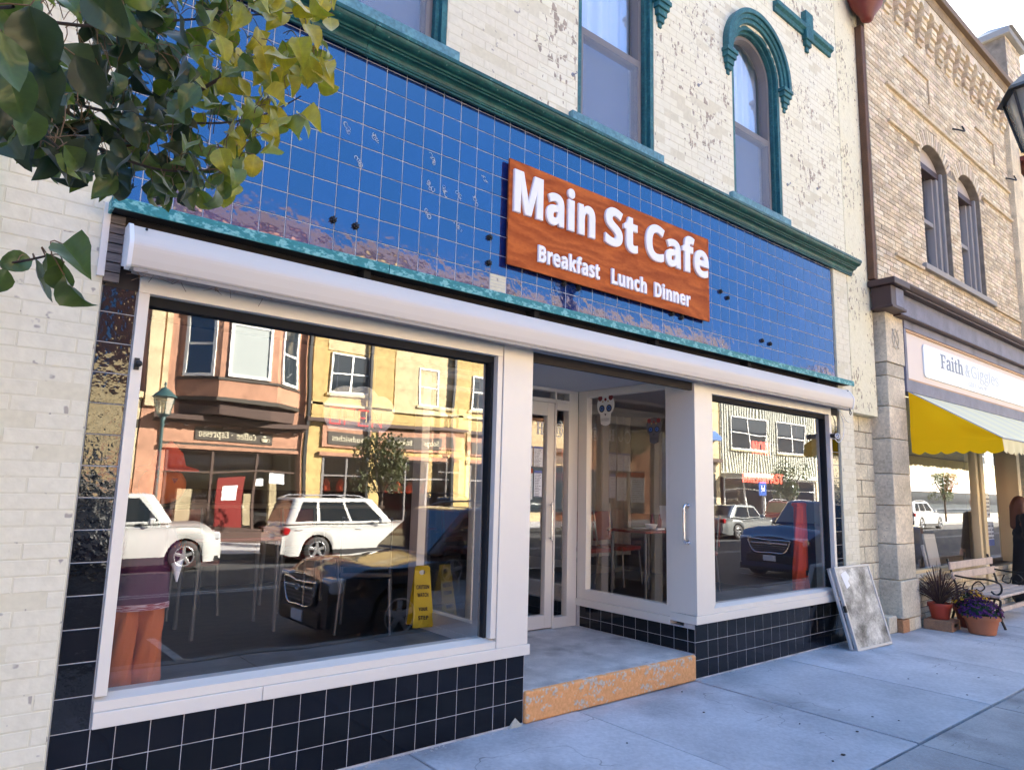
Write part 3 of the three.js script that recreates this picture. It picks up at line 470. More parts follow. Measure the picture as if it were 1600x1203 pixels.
  const side = (x, s) => {   // s: +1 pane faces -x (right side), -1 the left side
    const o = new THREE.Group(); o.name = 'side_window'; cafe.add(o); const X = (a, b) => s > 0 ? [x + a, x + b] : [x - b, x - a];
    const p = (a, b, y0, y1, z0, z1, r = 0.003) => rb(...X(a, b), y0, y1, z0, z1, r);
    mesh(o, 'sill', p(-0.014, 0.09, 0.432, 0.502, -1.50, -0.266), M.alu); mesh(o, 'bottom_rail', p(0.004, 0.085, 0.503, 0.602, -1.50, -0.266), M.alu);
    mesh(o, 'stile', p(0.004, 0.085, 0.602, 2.70, -1.50, -1.372), M.alu); mesh(o, 'stile', p(0.006, 0.085, 0.602, 2.70, -0.315, -0.266), M.alu);
    mesh(o, 'head_rail', p(0.005, 0.085, 2.625, 2.70, -1.372, -0.315), M.alu); mesh(o, 'gasket', p(0.02, 0.05, 0.602, 2.625, -0.325, -0.315, 0.001), M.blackMetal);
    const g = new THREE.PlaneGeometry(1.06, 2.03); g.rotateY(-Math.PI / 2); g.translate(X(0.03, 0.03)[0], 1.613, -0.845); mesh(o, 'pane', metric(g), M.glassShop); return o;
  };
  side(2.40, 1); side(0.412, -1);
  mesh(en, 'post_base', rb(2.386, 2.402, 0.474, 0.546, -0.266, 0.02, 0.003), M.alu);
  // pull handle on the pier
  mesh(en, 'pull_handle', [tube([[2.399, 1.515, -0.055], [2.355, 1.52, -0.055], [2.335, 1.50, -0.055], [2.333, 1.45, -0.055], [2.333, 1.25, -0.055], [2.335, 1.20, -0.055], [2.355, 1.18, -0.055], [2.399, 1.185, -0.055]], 0.0125, 12, 60), cyl(0.022, 0.022, 0.008, 0, 0, 0, 16).rotateZ(Math.PI / 2).translate(2.399, 1.515, -0.055), cyl(0.022, 0.022, 0.008, 0, 0, 0, 16).rotateZ(Math.PI / 2).translate(2.399, 1.185, -0.055)], M.chrome);
  // door wall
  const dw = new THREE.Group(); dw.name = 'door'; cafe.add(dw); const Z0 = -1.585, Z1 = -1.50;
  mesh(dw, 'door_frame', [rb(0.41, 2.40, 2.665, 2.74, Z0, Z1 - 0.002, 0.003), rb(0.45, 2.262, 2.545, 2.585, Z0, Z1, 0.003), rb(2.262, 2.399, 0.222, 2.665, Z0, Z1 - 0.001, 0.003), rb(2.056, 2.078, 0.222, 2.665, Z0, Z1, 0.003), rb(0.413, 0.45, 0.222, 2.665, Z0, Z1 - 0.001, 0.003), rb(1.02, 1.045, 0.222, 2.545, Z0, Z1, 0.003)], M.alu);
  mesh(dw, 'leaf_frame', [rb(1.956, 2.054, 0.235, 2.543, Z0 + 0.01, Z1 - 0.01, 0.004), rb(1.047, 1.15, 0.235, 2.543, Z0 + 0.01, Z1 - 0.01, 0.004), rb(1.15, 1.956, 2.40, 2.543, Z0 + 0.01, Z1 - 0.01, 0.004), rb(1.15, 1.956, 0.235, 0.365, Z0 + 0.01, Z1 - 0.01, 0.004), rb(2.08, 2.262, 0.222, 0.33, Z0, Z1, 0.003), rb(0.45, 1.02, 0.222, 0.33, Z0, Z1, 0.003), rb(2.08, 2.262, 2.475, 2.545, Z0, Z1, 0.003)], M.alu);
  const pane = (x0, x1, y0, y1, z = -1.545) => mesh(dw, 'pane', bx(x0, x1, y0, y1, z, z + 0.0003), M.glass);
  pane(1.15, 1.956, 0.365, 2.40); pane(2.08, 2.262, 0.33, 2.475); pane(0.45, 1.02, 0.33, 2.545); pane(0.45, 2.056, 2.585, 2.665); pane(2.08, 2.262, 2.585, 2.665);
  mesh(dw, 'pull_bar', [rb(1.985, 2.01, 1.10, 1.50, -1.47, -1.45, 0.008), rb(1.985, 2.01, 1.12, 1.14, -1.51, -1.46, 0.004), rb(1.985, 2.01, 1.46, 1.48, -1.51, -1.46, 0.004)], M.chrome);
  const paper = tex(128, (u, v) => { const l = (v * 16) % 1, row = Math.floor(v * 16); if (v > 0.9) return [0.45, 0.50, 0.72]; const on = l > 0.3 && l < 0.62 && u > 0.1 && u < 0.55 + 0.35 * hash2(row, 2, 8) && hash2(Math.floor(u * 40), row, 3) > 0.3; return on ? [0.45, 0.46, 0.5] : [0.92, 0.93, 0.94]; }, true);
  const paperRed = tex(128, (u, v) => { const l = (v * 14) % 1, row = Math.floor(v * 14); if (v > 0.84) return [0.72, 0.35, 0.22]; const on = l > 0.3 && l < 0.7 && u > 0.1 && u < 0.9 && hash2(Math.floor(u * 30), row, 13) > 0.35; return on ? [0.5, 0.55, 0.5] : [0.9, 0.92, 0.9]; }, true);
  M.paper = std([1, 1, 1], 0.8, { map: paper }); M.paperRed = std([1, 1, 1], 0.8, { map: paperRed });
  const sheet = (x0, x1, y0, y1, z, m) => { const g = new THREE.PlaneGeometry(x1 - x0, y1 - y0); g.translate((x0 + x1) / 2, (y0 + y1) / 2, z); return mesh(dw, 'notice', g, m); };
  sheet(1.80, 1.925, 1.86, 2.07, -1.542, M.paper); sheet(1.55, 1.78, 1.86, 2.07, -1.542, M.paper); sheet(1.62, 1.79, 1.52, 1.84, -1.542, M.paperRed); sheet(1.81, 1.92, 1.55, 1.82, -1.542, M.paper); sheet(1.3, 1.55, 1.5, 1.85, -1.542, M.paperRed);
  mesh(dw, 'vinyl_lettering', [text('H', 1.83, 1.93, 2.20, 0.13, -1.543, 0.001, serifFont), clean(new THREE.TorusGeometry(0.05, 0.006, 6, 24).scale(1, 1.3, 0.2).translate(1.60, 2.26, -1.543)), clean(new THREE.TorusGeometry(0.035, 0.006, 6, 24, 3.3).rotateZ(3.1).scale(1, 1.3, 0.2).translate(1.72, 2.25, -1.543))], M.letter);
  const gL = new THREE.TorusGeometry(0.055, 0.006, 6, 24); gL.scale(1, 1.25, 0.2); gL.translate(2.15, 2.26, -1.543); mesh(dw, 'vinyl_ring', [gL, text('H', 2.115, 2.185, 2.22, 0.08, -1.543, 0.001, serifFont)], M.letter);

  // ------------------------------------------------------------ interior shell
  const rm = new THREE.Group(); rm.name = 'dining_room'; cafe.add(rm);
  mesh(rm, 'floor', [bx(-4.2, 6.0, 0.05, 0.24, -7.2, -3.2), bx(0.412, 2.40, 0.05, 0.236, -3.2, -1.62)], M.floorWood);
  mesh(rm, 'raised_floor', [bx(-2.5, 0.33, 0.1, 0.45, -3.2, -0.122), bx(2.49, 5.4, 0.1, 0.45, -3.2, -0.122), bx(0.33, 0.41, 0.1, 0.45, -3.2, -1.52), bx(2.40, 2.49, 0.1, 0.45, -3.2, -1.52)], M.floorWood);
  mesh(rm, 'ceiling', [bx(-4.2, 6.0, 2.76, 2.86, -7.2, -0.13)], M.wallIn);
  mesh(rm, 'inner_wall', [bx(-2.6, -2.47, 0.1, 2.76, -7.2, -0.13), bx(5.30, 5.4, 0.1, 2.76, -7.2, -0.13), bx(-4.2, 6.0, 1.50, 2.76, -7.3, -7.2)], M.wallIn);
  mesh(rm, 'wainscot', [bx(-2.5, 5.35, 0.24, 1.50, -7.199, -7.17), bx(-2.469, -2.45, 0.45, 1.3, -7.1, -0.2), bx(5.28, 5.299, 0.45, 1.3, -7.1, -0.2)], M.wallInDark);
  const vent = (x, z) => { const l = [rb(x, x + 0.34, 0.45, 0.456, z, z + 0.075, 0.002)]; mesh(rm, 'floor_vent', l, M.aluDark); const s = []; for (let i = 0; i < 22; i++) s.push(bx(x + 0.015 + i * 0.0142, x + 0.022 + i * 0.0142, 0.4561, 0.458, z + 0.012, z + 0.063)); mesh(rm, 'vent_slot', s, M.dark); };
  vent(-1.02, -0.36); vent(-1.95, -0.34); vent(-0.28, -0.42);
}

// ---------------------------------------------------------------- things inside the cafe
function chair(label, x, y, z, turn, seatM, group) {
  const c = thing('cafe_chair', label, 'chair', group, [x, y, z], turn);
  mesh(c, 'seat', rb(-0.21, 0.21, 0.43, 0.485, -0.21, 0.21, 0.02, 3), seatM);
  mesh(c, 'backrest', rb(-0.20, 0.20, 0.55, 0.93, -0.225, -0.19, 0.015, 3).rotateX(-0.09), seatM);
  for (const [a, b] of [[-1, -1], [1, -1], [-1, 1], [1, 1]]) mesh(c, 'leg', rod([a * 0.19, 0.44, b * 0.18], [a * 0.215, 0, b * 0.22], 0.012), M.chrome2);
  for (const a of [-1, 1]) mesh(c, 'back_post', rod([a * 0.19, 0.44, -0.19], [a * 0.19, 0.92, -0.27], 0.012), M.chrome2);
  return c;
}
M.chrome2 = std([0.16, 0.16, 0.17], 0.35, { metalness: 0.6 });
M.blackVinyl = std([0.02, 0.018, 0.018], 0.4); M.redVinyl = std([0.20, 0.018, 0.015], 0.4); M.redTop = std([0.22, 0.03, 0.025], 0.35); M.orangeCloth = std([0.55, 0.13, 0.03], 0.85, { bumpMap: rep(concreteBump, 0.2), bumpScale: 0.003 }); M.purple = std([0.085, 0.015, 0.045], 0.85); M.redOrange = std([0.68, 0.075, 0.02], 0.8);
function table(label, x, y, z, r, group) {
  const t = thing('cafe_table', label, 'table', group, [x, y, z]);
  mesh(t, 'tabletop', rb(-r, r, 0.715, 0.745, -r * 0.8, r * 0.8, 0.012), M.redTop);
  for (const [a, b] of [[-1, -1], [1, -1], [-1, 1], [1, 1]]) mesh(t, 'leg', rod([a * (r - 0.06), 0.715, b * (r * 0.8 - 0.06)], [a * (r - 0.05), 0, b * (r * 0.8 - 0.05)], 0.017), M.chrome2);
}
table('red topped table inside behind the large left window', -1.05, 0.45, -2.0, 0.36);
table('red topped table inside beside the left entrance glass', -0.12, 0.45, -2.75, 0.36);
table('red topped table inside behind the right hand window', 3.55, 0.45, -1.5, 0.38);
chair('black chair inside at the table before the yellow caution sign', -0.10, 0.45, -1.45, 2.6, M.blackVinyl);
chair('red chair inside facing the table behind the large left window', -1.15, 0.45, -2.85, 0.1, M.redVinyl);
chair('red chair inside turned to the entrance glass beside the far table', 0.05, 0.45, -2.95, 0.2, M.redVinyl);
chair('red chair behind the side glass with its back to the curtain', 3.35, 0.45, -2.25, 0.0, M.redVinyl);
chair('red chair behind the side glass standing in front of the pale curtain', 3.95, 0.45, -2.3, 0.15, M.redVinyl);
chair('red chair beside the window with the red breakfast lettering', 4.25, 0.45, -1.35, -1.5, M.redVinyl);
// place settings on the right hand table
{ const t = thing('table_setting', 'white dishes and bottles on the table behind the entrance side glass', 'tableware', null, [3.55, 1.195, -1.5]); mesh(t, 'plate', [lathe([[0, 0.002], [0.07, 0.004], [0.12, 0.018], [0.12, 0.022], [0.07, 0.008], [0, 0.006]]).translate(-0.2, 0, 0.1)], M.whitePaint); mesh(t, 'bowl', lathe([[0.03, 0], [0.05, 0.01], [0.075, 0.06], [0.07, 0.06], [0.045, 0.014], [0, 0.012]]).translate(0.02, 0, 0.05), M.whitePaint); mesh(t, 'bottle', [-0.0, 0.06].map((dx) => lathe([[0, 0], [0.026, 0], [0.027, 0.10], [0.012, 0.14], [0.012, 0.17], [0, 0.172]], 12).translate(0.16 + dx, 0, -0.05 + dx)), M.redVinyl); mesh(t, 'napkin', rb(-0.05, 0.08, 0.0, 0.02, 0.16, 0.2, 0.004), M.whitePaint); mesh(t, 'menu_card', rb(0.27, 0.30, 0, 0.26, -0.02, 0.12, 0.002).rotateZ(0.05), M.whitePaint); }
// pale curtain and a serving counter deeper in the room
{ const g = new THREE.PlaneGeometry(1.5, 2.05, 120, 1), p = g.attributes.position; for (let i = 0; i < p.count; i++) p.setZ(i, 0.03 * Math.sin(p.getX(i) * 40)); g.computeVertexNormals(); g.translate(4.45, 1.72, -3.15); single('room_curtain', 'pale pleated curtain hanging inside behind the entrance side glass', 'curtain', g, M.wallIn); }
{ const c = thing('service_counter', 'dark wooden serving counter at the back of the dining room', 'counter', null, [0.8, 0.24, -6.2]); mesh(c, 'front', rb(-1.6, 1.6, 0, 1.02, -0.3, 0.3, 0.01), M.darkWood); mesh(c, 'top', rb(-1.66, 1.66, 1.02, 1.07, -0.36, 0.36, 0.01), M.wallIn); }

// scarecrow figure in the left window
{
  const s = thing('scarecrow_figure', 'pumpkin headed scarecrow in purple top and orange trousers inside left window', 'scarecrow', null, [-2.035, 0.53, -0.32]);
  const trouser = (sx) => { const g = new THREE.CylinderGeometry(0.062, 0.074, 0.40, 22, 10, true), p = g.attributes.position; for (let i = 0; i < p.count; i++) { const a = Math.atan2(p.getZ(i), p.getX(i)), y = p.getY(i), k = 1 + 0.10 * Math.sin(a * 5 + y * 17 + sx * 9) + 0.05 * Math.sin(a * 9 + y * 31); p.setXYZ(i, p.getX(i) * k, y < -0.19 ? y + 0.02 * Math.sin(a * 7) + 0.012 * Math.sin(a * 15) : y, p.getZ(i) * k); } g.computeVertexNormals(); g.translate(sx * 0.063, 0.215, 0); return g; };
  mesh(s, 'trouser_leg', trouser(-1), M.orangeCloth); mesh(s, 'trouser_leg', trouser(1), M.orangeCloth);
  const top = new THREE.CylinderGeometry(0.125, 0.145, 0.42, 30, 8, false), p = top.attributes.position; for (let i = 0; i < p.count; i++) { const a = Math.atan2(p.getZ(i), p.getX(i)), k = 1 + 0.05 * Math.sin(a * 7 + p.getY(i) * 9); p.setXYZ(i, p.getX(i) * k, p.getY(i), p.getZ(i) * 0.6 * k); } top.computeVertexNormals(); top.translate(0, 0.63, 0);
  mesh(s, 'top', top, M.purple);
  const hem = new THREE.CylinderGeometry(0.150, 0.152, 0.032, 30, 1, true); hem.scale(1, 1, 0.62); hem.translate(0, 0.435, 0);
  mesh(s, 'patterned_hem', hem, std([1, 1, 1], 0.8, { map: tex(128, (u, v) => { const f = fbm(u, v, 24, 2, 801); return f > 0.5 ? [0.55, 0.16, 0.2] : [0.78, 0.66, 0.66]; }) }));
  for (const e of [-1, 1]) { mesh(s, 'sleeve', rod([e * 0.10, 0.82, 0], [e * 0.165, 0.66, 0.03], 0.05, 0.045, 14), M.purple); mesh(s, 'cuff', rod([e * 0.163, 0.68, 0.03], [e * 0.17, 0.55, 0.04], 0.038, 0.004, 12), M.letter); const t = []; for (let i = 0; i < 14; i++) t.push(rod([e * 0.165, 0.67, 0.03], [e * 0.165 + rr(-0.04, 0.04), 0.67 + rr(0.03, 0.10), 0.03 + rr(-0.02, 0.04)], 0.005, 0.002, 4)); mesh(s, 'raffia_tuft', t, M.orangeCloth); }
  const head = new THREE.SphereGeometry(0.115, 36, 20), h = head.attributes.position; for (let i = 0; i < h.count; i++) { const a = Math.atan2(h.getZ(i), h.getX(i)), k = 1 + 0.06 * Math.abs(Math.cos(a * 4)); h.setXYZ(i, h.getX(i) * k, h.getY(i) * 0.9, h.getZ(i) * k * 0.8); } head.computeVertexNormals(); head.translate(0.06, 1.07, 0); mesh(s, 'pumpkin_head', head, M.orangeCloth);
  for (const [ex, ey] of [[0.02, 1.1], [0.10, 1.1], [0.06, 1.055]]) { const g = new THREE.CylinderGeometry(0.02, 0.02, 0.012, 3); g.rotateX(Math.PI / 2); g.translate(ex, ey, 0.085); mesh(s, 'face_mark', g, M.redVinyl); }
  mesh(s, 'hat', lathe([[0.16, 0], [0.155, 0.012], [0.09, 0.03], [0.07, 0.10], [0.01, 0.16], [0, 0.16]], 20).translate(0.08, 1.15, 0), M.redOrange);
  mesh(s, 'stake', rod([0, -0.08, -0.02], [0.03, 1.0, -0.02], 0.012), M.greyWood);
}
// red costume in the right window
{
  const s = thing('hanging_costume', 'red orange jack o lantern costume hanging inside the right hand window', 'costume', null, [4.93, 0.50, -0.35]);
  const g = new THREE.CylinderGeometry(0.10, 0.135, 0.98, 30, 12, true), p = g.attributes.position; for (let i = 0; i < p.count; i++) { const a = Math.atan2(p.getZ(i), p.getX(i)), y = p.getY(i), k = 1 + 0.09 * Math.sin(a * 6 + y * 7) + 0.05 * Math.sin(a * 3 - y * 11); p.setXYZ(i, p.getX(i) * k + 0.02 * Math.sin(y * 4), y, p.getZ(i) * 0.5 * k); } g.computeVertexNormals(); g.translate(0, 0.53, 0);
  mesh(s, 'gown', g, M.redOrange); mesh(s, 'shoulder', rb(-0.11, 0.11, 1.0, 1.05, -0.045, 0.045, 0.022, 3), M.redOrange); mesh(s, 'hanger', rod([0, 1.04, 0], [0, 2.0, 0], 0.003), M.aluDark);
  mesh(s, 'printed_patch', rb(-0.035, 0.035, 0.22, 0.28, 0.075, 0.079, 0.001), M.blackMetal);
}
// yellow floor sign
{
  const s = thing('caution_sign', 'yellow folding caution floor sign inside beside the entrance glass', 'floor sign', null, [0.27, 0.45, -1.18], -0.25); const y = std([0.70, 0.48, 0.01], 0.45), leaf = (e) => { const sh = new THREE.Shape(); sh.moveTo(-0.115, 0); sh.lineTo(0.115, 0); sh.lineTo(0.085, 0.60); sh.quadraticCurveTo(0.08, 0.63, 0.05, 0.63); sh.lineTo(-0.05, 0.63); sh.quadraticCurveTo(-0.08, 0.63, -0.085, 0.60); const h = new THREE.Path(); h.absellipse(0, 0.56, 0.035, 0.028, 0, 6.283); sh.holes.push(h); const g = new THREE.ExtrudeGeometry(sh, { depth: 0.012, bevelEnabled: false }); g.rotateX(e * 0.2); g.translate(0, 0, e * 0.125); return g; };
  s.scale.setScalar(0.78); mesh(s, 'front_panel', leaf(1).rotateX(-0.4).translate(0, 0.0, 0.0), y); mesh(s, 'rear_panel', leaf(-1).rotateX(0.4), y);
  const t = (str, yy, h, w) => mesh(s, 'printed_text', text(str, -w, w, yy, h, 0, 0.002).rotateX(-0.2).translate(0, 0.0, 0.142), M.blackMetal);
  t('CAUTION', 0.44, 0.04, 0.07); t('WATCH', 0.36, 0.04, 0.06); t('YOUR', 0.22, 0.035, 0.05); t('STEP', 0.13, 0.04, 0.055);
}
// lit signs in the windows
M.ledRed = std([0.3, 0.02, 0.02], 0.5, { emissive: L3(1, 0.06, 0.05), emissiveIntensity: 0.30 }); M.neonRed = std([0.35, 0.04, 0.03], 0.5, { emissive: L3(1, 0.10, 0.06), emissiveIntensity: 0.34 });
{
  const s = thing('open_sign', 'clear cup shaped hanging sign with OPEN in red light dots', 'lit sign', null, [-0.86, 1.98, -0.27]);
  const sh = new THREE.Shape(); sh.moveTo(-0.19, 0); sh.lineTo(0.20, 0); sh.quadraticCurveTo(0.29, 0.06, 0.28, 0.18); sh.quadraticCurveTo(0.22, 0.26, 0.15, 0.24); sh.quadraticCurveTo(0.08, 0.33, -0.02, 0.28); sh.quadraticCurveTo(-0.16, 0.31, -0.2, 0.2); sh.quadraticCurveTo(-0.27, 0.12, -0.19, 0); mesh(s, 'backing', new THREE.ExtrudeGeometry(sh, { depth: 0.006, bevelEnabled: false }), M.clearAcrylic);
  const dots = [], P = [[[0, 0], [0, 1], [0.6, 1], [0.6, 0], [0, 0]], [[0, 0], [0, 1], [0.6, 1], [0.6, 0.5], [0, 0.5]], [[0.6, 0], [0, 0], [0, 1], [0.6, 1], [0, 1], [0, 0.5], [0.5, 0.5]], [[0, 0], [0, 1], [0.6, 0], [0.6, 1]]];
  P.forEach((pl, i) => { for (let k = 0; k + 1 < pl.length; k++) { const [a, b] = [pl[k], pl[k + 1]], L = Math.hypot((b[0] - a[0]) * 0.1, (b[1] - a[1]) * 0.12), n = Math.max(2, Math.round(L / 0.013)); for (let j = 0; j < n; j++) { const t = j / n; dots.push(clean(new THREE.SphereGeometry(0.0042, 6, 4).translate(-0.185 + i * 0.10 + (a[0] + (b[0] - a[0]) * t) * 0.11, 0.035 + (a[1] + (b[1] - a[1]) * t) * 0.10, 0.009))); } } });
  mesh(s, 'light_dots', dots, M.ledRed); mesh(s, 'cord', [rod([-0.15, 0.27, 0], [-0.15, 0.56, 0], 0.0015), rod([0.12, 0.26, 0], [0.12, 0.56, 0], 0.0015)], M.aluDark);
}
single('now_lettering', 'red lit letters NOW hanging in the right hand window', 'lit sign', text('NOW', 3.715, 4.075, 2.06, 0.135, -0.2, 0.01, boldFont), M.neonRed);
single('breakfast_lettering', 'red lit letters BREAKFAST across the right hand window', 'lit sign', text('BREAKFAST', 3.52, 4.31, 1.755, 0.10, -0.2, 0.01, boldFont), M.neonRed);
// sugar skull decorations on the entrance side glass
function skull(label, z, y, h, s0) {
  const s = thing('sugar_skull', label, 'decoration', 'sugar skulls on the side glass', [2.424, y, z], -Math.PI / 2); const w = h * 0.36;
  const sh = new THREE.Shape(); sh.moveTo(0, h * 0.5); sh.bezierCurveTo(w * 1.25, h * 0.5, w * 1.15, -h * 0.02, w * 0.62, -h * 0.12); sh.lineTo(w * 0.55, -h * 0.42); sh.quadraticCurveTo(0, -h * 0.56, -w * 0.55, -h * 0.42); sh.lineTo(-w * 0.62, -h * 0.12); sh.bezierCurveTo(-w * 1.15, -h * 0.02, -w * 1.25, h * 0.5, 0, h * 0.5);
  mesh(s, 'face', new THREE.ExtrudeGeometry(sh, { depth: 0.003, bevelEnabled: false }), s0);
  const disc = (x, yy, r, m, z0, n = 20) => mesh(s, 'painted_mark', new THREE.CylinderGeometry(r, r, 0.001, n).rotateX(Math.PI / 2).translate(x, yy, z0), m);
  for (const e of [-1, 1]) { disc(e * w * 0.42, h * 0.05, w * 0.32, M.blackMetal, 0.0042); disc(e * w * 0.42, h * 0.05, w * 0.22, std([0.05, 0.13, 0.4], 0.5), 0.0052, 8); disc(e * w * 0.42, h * 0.05, w * 0.09, M.blackMetal, 0.0062); disc(e * w * 0.62, h * 0.38, w * 0.26, M.redVinyl, 0.0042, 9); disc(e * w * 0.3, h * 0.27, w * 0.08, std([0.5, 0.3, 0.03], 0.5), 0.0042, 6); }
  disc(0, -h * 0.14, w * 0.13, M.blackMetal, 0.0042, 3); disc(0, h * 0.33, w * 0.16, M.redVinyl, 0.0042, 5);
  for (let k = -3; k <= 3; k++) mesh(s, 'painted_mark', bx(k * w * 0.14 - 0.0012, k * w * 0.14 + 0.0012, -h * 0.36, -h * 0.24, 0.0032, 0.0042), M.blackMetal); mesh(s, 'painted_mark', bx(-w * 0.48, w * 0.48, -h * 0.302, -h * 0.296, 0.0043, 0.005), M.blackMetal);
}
skull('white sugar skull decoration on the entrance side glass', -1.115, 2.475, 0.34, std([0.72, 0.70, 0.64], 0.6));
skull('dark grey sugar skull decoration on the entrance side glass', -0.468, 2.225, 0.26, std([0.10, 0.09, 0.085], 0.6));

// ---------------------------------------------------------------- fittings on the cafe front
{
  const c = thing('security_camera', 'small black and white security camera by the right end of the cafe window', 'camera', null, [5.03, 2.33, 0.03]);
  mesh(c, 'body', [rod([0, 0, 0.0], [-0.05, -0.01, 0.085], 0.028, 0.03, 18)], M.blackMetal); mesh(c, 'lens_ring', [clean(new THREE.TorusGeometry(0.026, 0.006, 8, 24).rotateY(-0.55).translate(-0.052, -0.01, 0.088))], M.whitePaint); mesh(c, 'lens', new THREE.SphereGeometry(0.014, 14, 10).translate(-0.052, -0.01, 0.084), M.chrome); mesh(c, 'mount', rb(-0.02, 0.03, -0.03, 0.03, -0.012, 0.01, 0.004), M.whitePaint);
  single('camera_cable', 'white cable looping from the camera to the awning end', 'cable', [tube([[5.05, 2.33, 0.03], [5.14, 2.26, 0.05], [5.24, 2.33, 0.06], [5.29, 2.48, 0.05], [5.22, 2.60, 0.05], [5.12, 2.68, 0.05]], 0.005, 6, 40), tube([[5.12, 2.67, 0.05], [5.25, 2.62, 0.05], [5.38, 2.55, 0.03], [5.48, 2.52, 0.025]], 0.004, 6, 24)], M.whitePaint);
  const d = thing('window_latch', 'small black latch knob on the left jamb of the large cafe window', 'latch', null, [-2.226, 2.205, 0.022]); mesh(d, 'plate', rb(-0.012, 0.012, -0.03, 0.03, 0, 0.006, 0.002), M.blackMetal); mesh(d, 'knob', new THREE.SphereGeometry(0.017, 14, 10).translate(0.006, 0, 0.02), M.blackMetal);
}
// leaning window screen panel
{
  const panelMap = tex(512, (u, v) => { const f = fbm(u, v, 6, 4, 811), g = fbm(u, v, 70, 3, 821); let k = 0.60 + (f - 0.5) * 0.75 + (g - 0.5) * 0.22; return [k, k, k * 0.98]; });
  M.panelFrame = std([0.50, 0.49, 0.47], 0.5, { metalness: 0.3 }); const p = thing('leaning_panel', 'dirty silver framed panel leaning on the tiled wall', 'panel', null, [5.20, 0.0, 0.31], 0.0); p.rotation.set(-0.26, -0.085, 0.015, 'YXZ');
  mesh(p, 'sheet', bx(-0.335, 0.335, 0.025, 0.86, 0.012, 0.018), std([1, 1, 1], 0.45, { metalness: 0.35, map: rep(panelMap, 0.9), bumpMap: rep(concreteBump, 0.3), bumpScale: 0.004 }));
  for (const b of [[-0.36, 0.36, 0.0, 0.026], [-0.36, 0.36, 0.858, 0.884]]) mesh(p, 'frame_rail', rb(b[0], b[1], b[2], b[3], -0.012, 0.026, 0.004), M.panelFrame);
  for (const s of [-1, 1]) mesh(p, 'frame_stile', [rb(s * 0.348 - 0.013, s * 0.348 + 0.013, 0.026, 0.858, -0.012, 0.026, 0.004)], M.panelFrame);
  mesh(p, 'storm_frame', [rb(-0.40, -0.368, 0.0, 0.88, -0.045, -0.015, 0.004), rb(-0.40, 0.34, 0.0, 0.03, -0.045, -0.015, 0.004), rb(-0.40, 0.34, 0.85, 0.88, -0.045, -0.015, 0.004), rb(0.31, 0.34, 0.03, 0.85, -0.045, -0.015, 0.004)], M.panelFrame); mesh(p, 'latch', rb(-0.372, -0.352, 0.40, 0.47, 0.0, 0.032, 0.003), M.blackMetal);
  mesh(p, 'torn_film', (() => { const s = new THREE.Shape(); s.moveTo(-0.26, 0.80); s.lineTo(-0.15, 0.83); s.lineTo(-0.10, 0.76); s.lineTo(-0.16, 0.72); s.lineTo(-0.14, 0.67); s.lineTo(-0.22, 0.64); return new THREE.ExtrudeGeometry(s, { depth: 0.002, bevelEnabled: false }).translate(0, 0, 0.018); })(), M.whitePaint);
}

